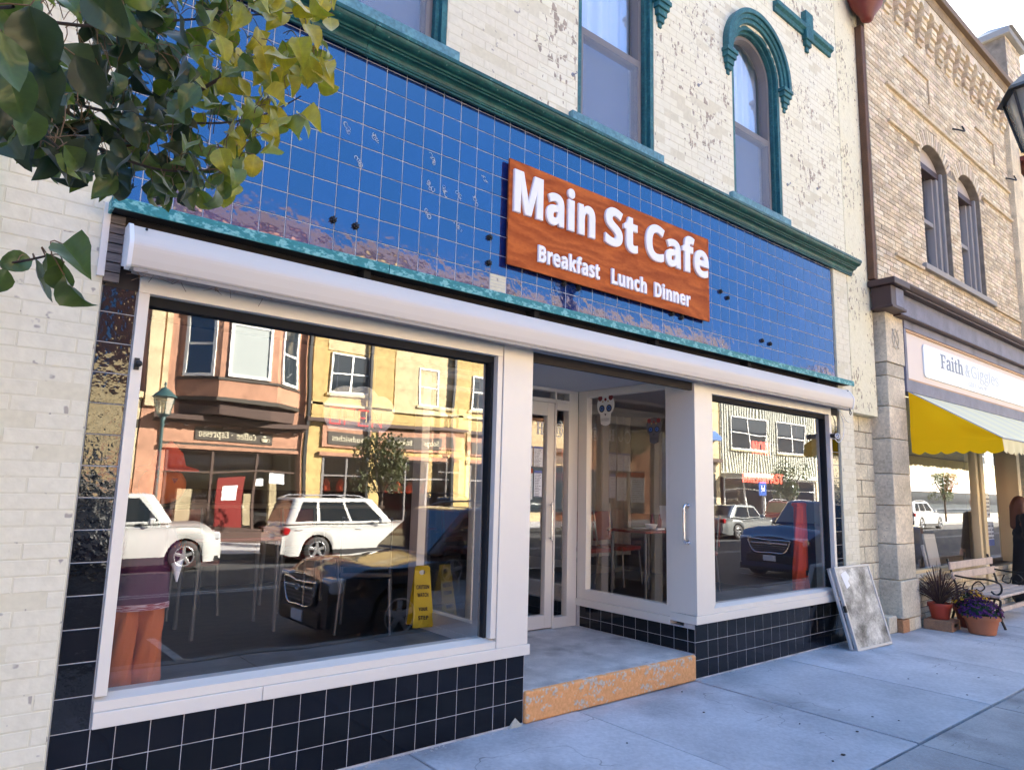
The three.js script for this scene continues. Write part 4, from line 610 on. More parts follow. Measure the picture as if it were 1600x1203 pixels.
// ---------------------------------------------------------------- gift shop building
const gift = thing('gift_shop_building', 'tan brick gift shop building with brown cornice and corbelled parapet', 'building');
{
  const ZF = 0.115, XL = 6.315, XR = 13.0, TOP = 9.72;
  const arcs = [[8.05, 9.13], [9.58, 10.66]].map(([a, b]) => { const h = (b - a) / 2, rise = 0.27, r = (h * h + rise * rise) / (2 * rise); return { x0: a, x1: b, y0: 5.06, ys: 6.86, r, cy: 6.86 + rise - r }; });
  const hole = (q, d) => { const p = new THREE.Path(); const a = Math.asin((q.x1 - q.x0) / 2 / q.r); p.moveTo(q.x0, q.y0); p.lineTo(q.x1, q.y0); p.lineTo(q.x1, q.ys); p.absarc((q.x0 + q.x1) / 2, q.cy, q.r, Math.PI / 2 - a, Math.PI / 2 + a, false); return p; };
  mesh(gift, 'wall', slabShape(rect(XL, XR, 4.40, TOP), arcs.map((q) => hole(q)), -0.4, ZF - 0.008), M.mortar);
  mesh(gift, 'body', [bx(XL, XL + 0.3, 0, TOP, -14, -0.41), bx(XR - 0.3, XR, 0, TOP, -14, -0.41), bx(XL, XR, TOP - 0.6, TOP - 0.3, -14, -0.41), bx(XL, XR, 0, TOP, -14.3, -14)], M.mortar);
  const l = []; courses(l, XL, XR, 4.42, 8.72, -0.1, ZF, arcs.map((q) => ({ ...q, x0: q.x0, x1: q.x1, r: q.r + 0.22, cy: q.cy })).concat([]), 0.208, 0.0675, 0.009, 6, 0.003);
  courses(l, XL, XR, 8.72, TOP - 0.02, -0.1, ZF - 0.002, [], 0.208, 0.0675, 0.009, 6, 0.003);
  layBricks(gift, l, M.tan, 'brick', 'brickwork', 300, 0.003);
  // arch voussoirs
  for (const q of arcs) { const c = (q.x0 + q.x1) / 2, a0 = Math.asin((q.x1 - q.x0) / 2 / q.r) + 0.02, n = 17; for (let i = 0; i < n; i++) { const a = -a0 + (i + 0.5) * 2 * a0 / n, w = 2 * a0 * q.r / n - 0.008; mesh(gift, 'arch_brick', brickGeo([-w / 2, w / 2, q.r + 0.003, q.r + 0.225, -0.1, ZF + 0.004], 0.003).rotateZ(-a).translate(c, q.cy, 0), M.tan[i % 6]); } }
  // windows
  for (const q of arcs) {
    const w = new THREE.Group(); w.name = 'window'; gift.add(w); const fr = M.giftSash = M.giftSash || std([0.30, 0.285, 0.27], 0.6);
    mesh(w, 'jamb', [rb(q.x0, q.x0 + 0.09, q.y0, q.ys + 0.1, -0.12, 0.02, 0.01), rb(q.x1 - 0.15, q.x1, q.y0, q.ys, -0.12, 0.0, 0.008), rb(q.x1 - 0.07, q.x1, q.y0, q.ys, 0.0, 0.05, 0.01)], fr);
    mesh(w, 'arch_panel', slabShape([[q.x0, q.ys], [q.x1, q.ys], ...Array.from({ length: 13 }, (_, i) => { const a = Math.asin((q.x1 - q.x0) / 2 / q.r), t = Math.PI / 2 - a + 2 * a * i / 12; return [(q.x0 + q.x1) / 2 + q.r * Math.cos(t), q.cy + q.r * Math.sin(t)]; })], [], -0.10, -0.02), std([0.45, 0.40, 0.36], 0.7));
    mesh(w, 'head', rb(q.x0, q.x1, q.ys - 0.10, q.ys, -0.12, 0.01, 0.008), M.brownTrim);
    mesh(w, 'sash', [rb(q.x0 + 0.09, q.x1 - 0.15, 5.93, 6.0, -0.16, -0.06, 0.006), rb(q.x0 + 0.09, q.x1 - 0.15, q.y0, q.y0 + 0.08, -0.16, -0.06, 0.006), rb(q.x1 - 0.21, q.x1 - 0.15, q.y0, q.ys, -0.16, -0.05, 0.006)], fr);
    mesh(w, 'pane', bx(q.x0 + 0.09, q.x1 - 0.2, q.y0 + 0.05, q.ys - 0.05, -0.12, -0.1197), M.glassUp); mesh(w, 'blind', bx(q.x0 + 0.05, q.x1 - 0.1, q.y0, q.ys + 0.05, -0.30, -0.296), std([0.16, 0.16, 0.16], 0.8));
  }
  mesh(gift, 'window_sill', rb(7.85, 10.95, 4.97, 5.06, -0.1, ZF + 0.06, 0.008), std([0.34, 0.32, 0.29], 0.85));
  mesh(gift, 'string_course', [rb(6.9, 12.4, 7.50, 7.545, ZF - 0.02, ZF + 0.045, 0.006), rb(6.9, 7.98, 6.93, 6.975, ZF - 0.02, ZF + 0.045, 0.006), rb(6.9, 7.84, 4.94, 4.985, ZF - 0.02, ZF + 0.04, 0.006), rb(10.98, 12.4, 4.94, 4.985, ZF - 0.02, ZF + 0.04, 0.006), rb(10.75, 12.4, 6.93, 6.975, ZF - 0.02, ZF + 0.045, 0.006)], M.tan[1]);
  for (const x of [7.6, 10.7]) mesh(gift, 'panel_edge', [rb(x, x + 0.95, 8.24, 8.27, ZF - 0.02, ZF + 0.03, 0.004), rb(x + 0.92, x + 0.95, 7.84, 8.24, ZF - 0.02, ZF + 0.028, 0.004)], M.tan[3]);
  for (const x of [9.55, 12.3]) mesh(gift, 'iron_hook', tube([[x, 7.80, ZF], [x + 0.02, 7.76, ZF + 0.08], [x + 0.10, 7.74, ZF + 0.14], [x + 0.16, 7.80, ZF + 0.12], [x + 0.14, 7.86, ZF + 0.10]], 0.014), M.blackMetal);
  mesh(gift, 'corner_pilaster', [bx(12.45, 13.0, 4.45, 9.0, ZF - 0.02, ZF + 0.09)], M.tan[0]);
  // corbel table: stepped brackets with small arches between
  for (let i = 0; i < 14; i++) {
    const x = 6.98 + i * 0.40, cb = new THREE.Group(); cb.name = 'corbel'; gift.add(cb);
    for (let k = 0; k < 6; k++) mesh(cb, 'corbel_brick', brickGeo([x, x + 0.20, 8.74 + k * 0.082, 8.74 + k * 0.082 + 0.076, ZF - 0.02, ZF + 0.025 + k * 0.022 + 0.012 * (k % 2)], 0.003), M.tan[(i + k) % 6]);
    const s = new THREE.Shape(); s.moveTo(x + 0.20, 9.22); s.absarc(x + 0.30, 9.22, 0.10, Math.PI, 0, true); s.lineTo(x + 0.40, 9.42); s.lineTo(x + 0.20, 9.42); mesh(gift, 'corbel_arch', metric(new THREE.ExtrudeGeometry(s, { depth: 0.155, bevelEnabled: false, curveSegments: 8 }).translate(0, 0, ZF)), M.tan[i % 3]);
    mesh(cb, 'corbel_cap', brickGeo([x - 0.001, x + 0.201, 9.23, 9.42, ZF - 0.01, ZF + 0.157], 0.003), M.tan[(i + 2) % 6]);
  }
  mesh(gift, 'parapet', [bx(XL, XR, 9.42, 9.62, ZF - 0.05, ZF + 0.165)], std([0.40, 0.31, 0.21], 0.9, { map: rep(stoneMap, 0.6), bumpMap: rep(stoneBump, 0.5), bumpScale: 0.01 }));
  mesh(gift, 'coping', rb(XL - 0.03, XR, 9.62, 9.74, -0.4, ZF + 0.24, 0.01), std([0.20, 0.14, 0.09], 0.8));
  // brown return pipe and red rainwater head at the party wall
  mesh(gift, 'downpipe', [rb(6.20, 6.30, 4.46, 8.12, 0.024, 0.115, 0.012)], std([0.17, 0.085, 0.045], 0.7, { map: rep(stoneMap, 0.7) }));
  mesh(gift, 'rainwater_head', [lathe([[0, 0], [0.05, 0], [0.10, 0.03], [0.13, 0.10], [0.26, 0.26], [0.33, 0.46], [0.345, 0.70], [0.30, 0.72], [0.27, 0.5], [0, 0.35]], 24).scale(1.0, 1, 0.72).translate(6.13, 8.06, 0.23)], M.redPaint);
  // stone pier
  const pier = new THREE.Group(); pier.name = 'stone_pier'; gift.add(pier); let y = 0.16; [0.46, 0.44, 0.48, 0.40, 0.45, 0.42, 0.40, 0.18].forEach((h, i) => { const e = i === 0 ? 0.03 : 0; mesh(pier, 'stone_block', rb(6.395 - e * 0.5, 6.93, y, y + h - 0.006, -0.34, 0.13 + e, 0.012), M.stone[i % 3]); y += h; });
  mesh(pier, 'cap_block', [rb(6.385, 6.935, y, 4.06, -0.34, 0.145, 0.006)], M.stone[2]); mesh(pier, 'carved_rosette', [clean(new THREE.TorusGeometry(0.10, 0.012, 6, 8).scale(1, 1.3, 1).translate(6.66, 3.72, 0.145)), rod([6.57, 3.60, 0.146], [6.75, 3.85, 0.146], 0.01), rod([6.75, 3.60, 0.146], [6.57, 3.85, 0.146], 0.01)], M.stone[1]);
  for (let i = 0; i < 3; i++) mesh(pier, 'foot_brick', brickGeo([6.36 + i * 0.2, 6.55 + i * 0.2, 0.0, 0.15, -0.3, 0.165 - i * 0.01], 0.006), i ? M.tan[i] : bk([0.50, 0.24, 0.11]));
  mesh(pier, 'foot_stone', rb(6.12, 6.36, 0, 0.2, -0.25, 0.10, 0.02), M.stone[0]);
  // shop cornice and fascia
  const A = 6.40, B = 14.0;
  mesh(gift, 'shop_cornice', [sweepX([[0.1, 4.36], [0.30, 4.355], [0.30, 4.372], [0.325, 4.38], [0.345, 4.40], [0.36, 4.42], [0.36, 4.445], [0.1, 4.46]], A, B), sweepX([[0.1, 4.03], [0.235, 4.03], [0.245, 4.045], [0.22, 4.07], [0.1, 4.07]], 6.64, B)], M.brownTrim);
  mesh(gift, 'cornice_end', [rb(6.22, 6.62, 4.08, 4.35, 0.05, 0.30, 0.01), rb(6.17, 6.66, 4.35, 4.44, 0.03, 0.37, 0.015), rb(6.20, 6.64, 4.05, 4.085, 0.05, 0.32, 0.008)], M.brownTrim); mesh(gift, 'end_face', rb(6.36, 6.60, 4.10, 4.34, 0.295, 0.304, 0.003), M.lavender);
  mesh(gift, 'fascia_board', [bx(6.62, B, 4.07, 4.355, 0.0, 0.205), bx(6.93, B, 3.92, 4.03, 0.0, 0.165), bx(6.93, B, 3.05, 3.215, 0.0, 0.155), bx(6.932, 7.0, 3.215, 3.92, 0.0, 0.156)], M.lavender);
  mesh(gift, 'sign_panel', bx(7.0, B, 3.215, 3.92, 0.0, 0.13), M.signCream); mesh(gift, 'panel_moulding', [rb(7.0, B, 3.885, 3.92, 0.13, 0.155, 0.006), rb(7.0, B, 3.215, 3.24, 0.13, 0.15, 0.006)], std([0.50, 0.30, 0.16], 0.6));
  // shop window
  const w = new THREE.Group(); w.name = 'shop_window'; gift.add(w); const fm = std([0.66, 0.52, 0.30], 0.55);
  mesh(w, 'frame', [rb(6.935, 6.99, 0.66, 3.05, 0.0, 0.10, 0.006), rb(9.50, 9.60, 0.66, 3.05, -0.02, 0.10, 0.006), rb(9.66, 9.80, 0.0, 3.05, -0.1, 0.12, 0.006), rb(6.99, 9.5, 0.66, 0.70, 0.0, 0.10, 0.006), rb(11.5, 11.66, 0, 3.05, -0.2, 0.12, 0.006)], fm);
  mesh(w, 'pane', bx(6.99, 9.50, 0.70, 3.05, 0.05, 0.0503), M.glass); mesh(w, 'pane', bx(9.80, 11.50, 0.70, 3.05, -0.05, -0.0497), M.glass); mesh(w, 'sill', rb(6.95, 9.66, 0.60, 0.66, 0.0, 0.125, 0.008), M.stone[0]);
  const bl = []; courses(bl, 6.95, 11.5, 0.0, 0.60, -0.05, 0.085, [], 0.215, 0.075, 0.011, 6, 0.003, true); mesh(gift, 'stall_riser', bx(6.95, 11.5, 0, 0.60, -0.2, 0.074), M.mortar); for (const q of bl) mesh(gift, 'riser_brick', brickGeo(q.b), M.tan[q.m % 3 === 0 ? 2 : q.m % 3]);
  mesh(w, 'display_shelf', bx(6.95, 11.6, 0.5, 0.60, -1.4, -0.06), std([0.18, 0.14, 0.10], 0.7)); mesh(w, 'room', [bx(6.65, 13, 0, 3.2, -2.6, -2.5), bx(6.65, 6.75, 0, 3.2, -2.6, -0.41), bx(6.65, 13, 3.1, 3.2, -2.5, -0.1), bx(6.65, 13, 0.0, 0.1, -2.5, -0.2)], std([0.13, 0.085, 0.055], 0.85));
  const disp = (name, x, y0, z, wd, h, m, t = 0) => mesh(w, name, rb(-wd / 2, wd / 2, 0, h, -0.015, 0.015, 0.004).rotateX(-0.15).rotateY(t).translate(x, y0, z), m);
  disp('picture_frame', 7.7, 0.60, -0.3, 0.3, 0.42, M.whitePaint); disp('picture_frame', 8.35, 0.60, -0.25, 0.24, 0.36, M.whitePaint, 0.3); disp('picture_frame', 8.9, 0.60, -0.35, 0.28, 0.5, M.whitePaint, -0.2); disp('display_card', 7.3, 0.6, -0.2, 0.22, 0.22, M.redVinyl);
  mesh(w, 'posters', [rb(10.0, 10.5, 1.35, 1.75, -0.045, -0.04, 0.001), rb(10.05, 10.6, 0.9, 1.28, -0.045, -0.04, 0.001)], M.paper); mesh(w, 'autumn_display', rb(9.9, 11.3, 1.75, 2.1, -0.5, -0.4, 0.02), M.redOrange);
}
// gift shop sign
{
  const s = thing('gift_shop_sign', 'long pale board reading Faith and Giggles over the yellow awning', 'sign'); const sh = new THREE.Shape(), x0 = 7.58, x1 = 13.4, y0 = 3.325, y1 = 3.80, r = 0.08; sh.moveTo(x0 + r, y0); sh.lineTo(x1 - r, y0); sh.quadraticCurveTo(x1, y0, x1, y0 + r); sh.lineTo(x1, y1 - r); sh.quadraticCurveTo(x1, y1, x1 - r, y1); sh.lineTo(x0 + r, y1); sh.quadraticCurveTo(x0, y1, x0, y1 - r); sh.lineTo(x0, y0 + r); sh.quadraticCurveTo(x0, y0, x0 + r, y0);
  mesh(s, 'board', metric(new THREE.ExtrudeGeometry(sh, { depth: 0.02, bevelEnabled: false }).translate(0, 0, 0.131)), M.signBoard);
  mesh(s, 'lettering', text('Faith', 8.20, 9.10, 3.53, 0.21, 0.1515, 0.003, serifFont), M.greyLetter); mesh(s, 'lettering', text('&', 9.20, 9.40, 3.53, 0.19, 0.1515, 0.003, serifFont), M.paleLetter); mesh(s, 'lettering', text('Giggles', 9.46, 10.75, 3.54, 0.19, 0.1515, 0.003, sansFont), M.paleLetter); mesh(s, 'lettering', text('GIFT SHOP', 9.3, 10.15, 3.385, 0.07, 0.1515, 0.003, sansFont), M.paleLetter);
}
// yellow awning
{
  const a = thing('yellow_awning', 'yellow scalloped fabric awning over the gift shop window', 'awning'); const yel = phy([0.98, 0.55, 0.008], 0.9, { specularIntensity: 0.15 }), top = phy([0.84, 0.76, 0.42], 0.9, { transmission: 0.15, thickness: 0 }), strip = phy([0.76, 0.70, 0.44], 0.9, { transmission: 0.15, thickness: 0 });
  const XL = 6.94, XR = 13.6, zT = 0.16, yT = 3.04, zB = 1.18, yB = 2.385; const q = (a0, b0, c0, d0, n = 1) => { const g = new THREE.BufferGeometry(); g.setAttribute('position', new THREE.BufferAttribute(new Float32Array([...a0, ...b0, ...c0, ...a0, ...c0, ...d0]), 3)); g.computeVertexNormals(); return metric(g); };
  for (let i = 0; i < 16; i++) { const xa = XL + (XR - XL) * i / 16, xb = XL + (XR - XL) * (i + 1) / 16, sag = 0.012 * (i % 2); mesh(a, 'fabric_strip', q([xa, yB, zB], [xb, yB, zB], [xb, yT, zT], [xa, yT, zT]), i % 2 ? strip : top); }
  const side = (x) => { const g = new THREE.PlaneGeometry(1, 1, 16, 10), p = g.attributes.position; for (let i = 0; i < p.count; i++) { const u = p.getX(i) + 0.5, v = p.getY(i) + 0.5, z = zT + (zB - zT) * u, yt = yT + (yB - yT) * u; p.setXYZ(i, x + 0.012 * Math.sin(u * 11 + v * 2.5) * (1 - Math.abs(2 * v - 1)) + 0.008 * Math.sin(u * 5 - v * 6), 2.36 + (yt - 2.36) * v, z); } g.computeVertexNormals(); return g; };
  mesh(a, 'side_panel', side(XL), yel);
  const val = (n, f, m) => { const pts = []; const g = new THREE.PlaneGeometry(1, 1, n * 10, 4), p = g.attributes.position; for (let i = 0; i < p.count; i++) { const u = p.getX(i) + 0.5, v = p.getY(i) + 0.5, drop = 0.15 + 0.035 * Math.abs(Math.sin(u * n * Math.PI)); const [x, z] = f(u); p.setXYZ(i, x, 2.385 - drop * (1 - v), z + 0.012 * Math.sin(u * n * 4.4) * (1 - v)); } g.computeVertexNormals(); return mesh(a, 'valance', g, m); };
  val(6, (u) => [XL - 0.004, zT + (zB - zT) * u + 0.004], yel); val(34, (u) => [XL + (XR - XL) * u, zB + 0.004], top);
  mesh(a, 'frame_bar', [rod([XL + 0.01, yB, zB], [XR, yB, zB], 0.012), rod([XL + 0.02, yT, zT], [XL + 0.02, yB, zB], 0.010), rod([XL + 0.02, 2.39, zT], [XL + 0.02, 2.385, zB], 0.010)], M.aluDark);
}

// ---------------------------------------------------------------- pots, bench, person by the gift shop
const potShape = (r, h) => lathe([[0, 0], [r * 0.68, 0], [r * 0.70, 0.006], [r * 0.90, h * 0.74], [r, h * 0.75], [r * 1.0, h * 0.98], [r * 0.95, h], [r * 0.88, h * 0.98], [r * 0.86, h * 0.85], [0, h * 0.85]], 28);
const soil = std([0.03, 0.02, 0.013], 0.95);
{
  const c = thing('wooden_crate', 'small upturned orange brown crate carrying the grass pot', 'crate', null, [7.13, 0, 0.32], 0.06); const cm = std([0.42, 0.20, 0.10], 0.8, { map: rep(brickTex, 0.4) });
  mesh(c, 'panel', [rb(-0.17, 0.17, 0, 0.045, 0.145, 0.16, 0.004), rb(-0.17, 0.17, 0.085, 0.12, 0.145, 0.16, 0.004), rb(-0.17, -0.07, 0.045, 0.085, 0.145, 0.16, 0.004), rb(0.07, 0.17, 0.045, 0.085, 0.145, 0.16, 0.004)], cm); mesh(c, 'panel', rb(-0.17, 0.17, 0, 0.12, -0.16, -0.145, 0.004), cm); for (const e of [-1, 1]) mesh(c, 'end_panel', rb(e * 0.163 - 0.008, e * 0.163 + 0.008, 0, 0.12, -0.145, 0.145, 0.003), cm); mesh(c, 'top_panel', rb(-0.17, 0.17, 0.112, 0.122, -0.15, 0.15, 0.003), cm);
  const p = thing('grass_pot', 'red plastic pot of brown spiky ornamental grass on a crate', 'potted plant', null, [7.13, 0.122, 0.31]); mesh(p, 'pot', potShape(0.142, 0.2), std([0.40, 0.045, 0.02], 0.45)); mesh(p, 'soil', cyl(0.118, 0.118, 0.01, 0, 0.168, 0, 20), soil);
  const gm = [std([0.10, 0.055, 0.045], 0.8), std([0.17, 0.11, 0.06], 0.8), std([0.06, 0.03, 0.035], 0.8)]; const bl = [[], [], []];
  for (let i = 0; i < 420; i++) { const a = rnd() * 6.283, out = Math.pow(rnd(), 0.7), h = rr(0.25, 0.56) * (1 - 0.35 * out), R = out * 0.30, k = [], n = 4; for (let j = 0; j <= n; j++) { const t = j / n; k.push([Math.cos(a) * (0.02 + R * t * (0.5 + 0.6 * t)), 0.17 + h * (t - 0.28 * out * t * t), Math.sin(a) * (0.02 + R * t * (0.5 + 0.6 * t))]); } bl[i % 3].push(tube(k, rr(0.0015, 0.0032), 3, 4)); }
  bl.forEach((l, i) => (mesh(p, 'grass_blades', l, gm[i]).userData = { kind: 'stuff' }));
  const mum = (name, label, x, z, r, h, pm, cols, top) => {
    const q = thing(name, label, 'potted plant', null, [x, 0, z]); mesh(q, 'pot', potShape(r, h), pm); mesh(q, 'soil', cyl(r * 0.84, r * 0.84, 0.01, 0, h * 0.84, 0, 20), soil); const lf = [], fl = cols.map(() => []);
    for (let i = 0; i < 280; i++) { const a = rnd() * 6.283, t = Math.acos(rnd()), R = r * 1.18 * rr(0.8, 1.0), px_ = R * Math.sin(t) * Math.cos(a), py = h * 0.95 + R * top * Math.cos(t), pz = R * Math.sin(t) * Math.sin(a), nrm = new THREE.Vector3(Math.sin(t) * Math.cos(a), Math.cos(t) + 0.3, Math.sin(t) * Math.sin(a)).normalize(), qn = new THREE.Quaternion().setFromUnitVectors(new THREE.Vector3(0, 1, 0), nrm); const k = (a > 2.2 && a < 5 ? 0 : 1) % cols.length, ci = cols.length > 1 ? (rnd() < 0.75 ? k : 1 - k) : 0;
      for (let j = 0; j < 7; j++) { const g = new THREE.CircleGeometry(0.013, 5); g.scale(0.45, 1, 1); g.translate(0, 0.011, 0); g.rotateX(-1.0); g.rotateY(j * 0.9); g.applyQuaternion(qn); g.translate(px_, py, pz); fl[ci].push(clean(g)); }
      const g2 = new THREE.CircleGeometry(0.022, 5); g2.scale(0.5, 1, 1); g2.rotateX(-0.7 + rnd()); g2.rotateY(rnd() * 6); g2.translate(px_ * 0.93, py - 0.02, pz * 0.93); lf.push(clean(g2)); }
    mesh(q, 'leaves', [...lf, clean(new THREE.SphereGeometry(r * 0.86, 16, 10).scale(1, top * 0.9, 1).translate(0, h * 0.9, 0))], std([0.03, 0.05, 0.018], 0.8)).userData = { kind: 'stuff' }; fl.forEach((l, i) => l.length && (mesh(q, 'flowers', l, cols[i]).userData = { kind: 'stuff' })); return q;
  };
  mum('flower_pot', 'brown pot of yellow and bronze chrysanthemums behind the purple ones', 7.62, 0.50, 0.20, 0.27, std([0.26, 0.055, 0.03], 0.6), [std([0.10, 0.02, 0.035], 0.8), std([0.75, 0.42, 0.02], 0.8)], 0.95);
  mum('flower_pot', 'terracotta pot of dark purple chrysanthemums on the pavement', 7.24, 0.73, 0.205, 0.235, std([0.46, 0.15, 0.065], 0.6), [std([0.085, 0.016, 0.10], 0.8)], 0.85);
}
{
  const b = thing('street_bench', 'cream slatted bench with black scrolled iron ends under the shop window', 'bench', null, [8.6, 0, 0.5]); const wm = std([0.62, 0.50, 0.42], 0.6, { map: rep(brickTex, 0.6) });
  for (const [y, z] of [[0.56, -0.235], [0.69, -0.262]]) mesh(b, 'back_slat', rb(-0.85, 0.85, y, y + 0.10, z - 0.014, z + 0.014, 0.008), wm);
  for (const z of [-0.13, 0.0, 0.13, 0.25]) mesh(b, 'seat_slat', rb(-0.85, 0.85, 0.385, 0.42, z - 0.055, z + 0.055, 0.01), wm);
  mesh(b, 'stretcher', rb(-0.84, 0.84, 0.17, 0.23, 0.16, 0.20, 0.01), wm);
  for (const e of [-1, 1]) { const x = e * 0.80; mesh(b, 'iron_end', [tube([[x, 0.83, -0.30], [x, 0.62, -0.25], [x, 0.42, -0.20], [x, 0.2, -0.24], [x, 0, -0.30]], 0.016), tube([[x, 0.40, -0.2], [x, 0.36, 0.05], [x, 0.36, 0.28], [x, 0.2, 0.26], [x, 0, 0.32]], 0.016), tube([[x, 0.62, -0.25], [x, 0.60, -0.05], [x, 0.60, 0.18], [x, 0.56, 0.30], [x, 0.46, 0.30], [x, 0.42, 0.24], [x, 0.46, 0.19]], 0.013), tube([[x, 0.55, -0.1], [x, 0.46, -0.13], [x, 0.44, -0.04], [x, 0.52, -0.01], [x, 0.57, 0.06], [x, 0.50, 0.12], [x, 0.45, 0.07], [x, 0.47, 0.02]], 0.009)], M.blackMetal); }
}
function personMesh(bones, cell = 0.022, box) {   // one smooth skin over tapered capsules
  const [lo, hi] = box, size = Math.max(hi[0] - lo[0], hi[1] - lo[1], hi[2] - lo[2]), n = Math.min(96, Math.ceil(size / cell) + 4), mc = new MarchingCubes(n, M.dark, false, false, 200000); mc.isolation = 0; const step = size / n * 1.0;
  for (let k = 0; k < n; k++) for (let j = 0; j < n; j++) for (let i = 0; i < n; i++) {
    const p = [lo[0] + (i) / n * size, lo[1] + (j) / n * size, lo[2] + (k) / n * size]; let d = 9;
    for (const [a, b, ra, rb_] of bones) { const ab = [b[0] - a[0], b[1] - a[1], b[2] - a[2]], ap = [p[0] - a[0], p[1] - a[1], p[2] - a[2]], L = ab[0] ** 2 + ab[1] ** 2 + ab[2] ** 2 || 1e-9, t = Math.max(0, Math.min(1, (ap[0] * ab[0] + ap[1] * ab[1] + ap[2] * ab[2]) / L)), q = Math.hypot(ap[0] - ab[0] * t, ap[1] - ab[1] * t, ap[2] - ab[2] * t) - (ra + (rb_ - ra) * t); const h = Math.max(0, Math.min(1, 0.5 + 0.5 * (q - d) / 0.04)); d = q + (d - q) * h - 0.04 * h * (1 - h); }
    mc.field[i + j * n + k * n * n] = -d;
  }
  mc.update(); const g = new THREE.BufferGeometry(), c = mc.count; g.setAttribute('position', new THREE.BufferAttribute(mc.positionArray.slice(0, c * 3), 3)); g.setAttribute('normal', new THREE.BufferAttribute(mc.normalArray.slice(0, c * 3), 3));
  const P = g.attributes.position; for (let i = 0; i < P.count; i++) P.setXYZ(i, lo[0] + (P.getX(i) + 1) / 2 * size, lo[1] + (P.getY(i) + 1) / 2 * size, lo[2] + (P.getZ(i) + 1) / 2 * size); g.computeVertexNormals(); return clean(g);
}
{
  const p = thing('person', 'person in a long dark navy coat standing beside the bench', 'person', null, [10.62, 0, 0.36], 0.5); const skin = std([0.42, 0.24, 0.17], 0.6), coat = std([0.012, 0.014, 0.022], 0.8), hair = std([0.10, 0.035, 0.02], 0.6);
  const hand = (e) => { const o = [[[e * 0.27, 0.84, 0.05], [e * 0.275, 0.77, 0.065], 0.03, 0.034]]; for (let f = 0; f < 4; f++) { const z = 0.035 + f * 0.02; o.push([[e * 0.276, 0.77, z], [e * 0.275, 0.72, z + 0.004], 0.010, 0.009], [[e * 0.275, 0.72, z + 0.004], [e * 0.262, 0.685 + 0.008 * Math.abs(f - 1.5), z + 0.006], 0.009, 0.008]); } o.push([[e * 0.265, 0.80, 0.085], [e * 0.255, 0.75, 0.11], 0.012, 0.010]); return o; };
  mesh(p, 'body', personMesh([[[0, 1.40, 0], [0, 1.50, 0.01], 0.05, 0.05], [[0, 1.54, 0.015], [0, 1.60, 0.02], 0.085, 0.09], [[0, 1.535, 0.105], [0, 1.555, 0.11], 0.012, 0.01], ...hand(-1), ...hand(1), [[-0.09, 0.02, 0], [-0.1, 0.02, 0.17], 0.04, 0.035], [[0.09, 0.02, 0], [0.1, 0.02, 0.17], 0.04, 0.035], [[-0.09, 0.05, 0], [-0.09, 0.5, 0], 0.045, 0.07], [[0.09, 0.05, 0], [0.09, 0.5, 0], 0.045, 0.07]], 0.018, [[-0.9, -0.02, -0.9], [0.9, 1.75, 0.9]]), skin);
  mesh(p, 'coat', personMesh([[[-0.16, 1.36, 0], [0.16, 1.36, 0], 0.075, 0.075], [[0, 1.36, 0], [0, 1.0, 0.01], 0.13, 0.14], [[0, 1.0, 0.01], [0, 0.16, 0], 0.15, 0.22], [[-0.10, 1.0, 0.01], [-0.12, 0.16, 0], 0.12, 0.15], [[0.10, 1.0, 0.01], [0.12, 0.16, 0], 0.12, 0.15], [[-0.20, 1.36, 0], [-0.26, 1.10, -0.02], 0.07, 0.058], [[-0.26, 1.10, -0.02], [-0.27, 0.86, 0.045], 0.058, 0.048], [[0.20, 1.36, 0], [0.26, 1.10, -0.02], 0.07, 0.058], [[0.26, 1.10, -0.02], [0.27, 0.86, 0.045], 0.058, 0.048]], 0.022, [[-0.9, -0.1, -0.9], [0.9, 1.65, 0.9]]), coat);
  mesh(p, 'hair', personMesh([[[0, 1.62, -0.02], [0, 1.58, -0.04], 0.098, 0.10], [[0, 1.52, -0.07], [0, 1.24, -0.10], 0.09, 0.07], [[-0.085, 1.55, -0.02], [-0.10, 1.26, -0.02], 0.035, 0.05], [[0.085, 1.55, -0.02], [0.10, 1.26, -0.02], 0.035, 0.05]], 0.015, [[-0.4, 1.0, -0.4], [0.4, 1.8, 0.4]]), hair);
  for (const e of [-1, 1]) mesh(p, 'eye', new THREE.SphereGeometry(0.013, 10, 8).translate(e * 0.032, 1.575, 0.098), M.blackMetal); mesh(p, 'mouth', rb(-0.022, 0.022, 1.505, 1.513, 0.092, 0.10, 0.003), std([0.30, 0.10, 0.09], 0.5));
}
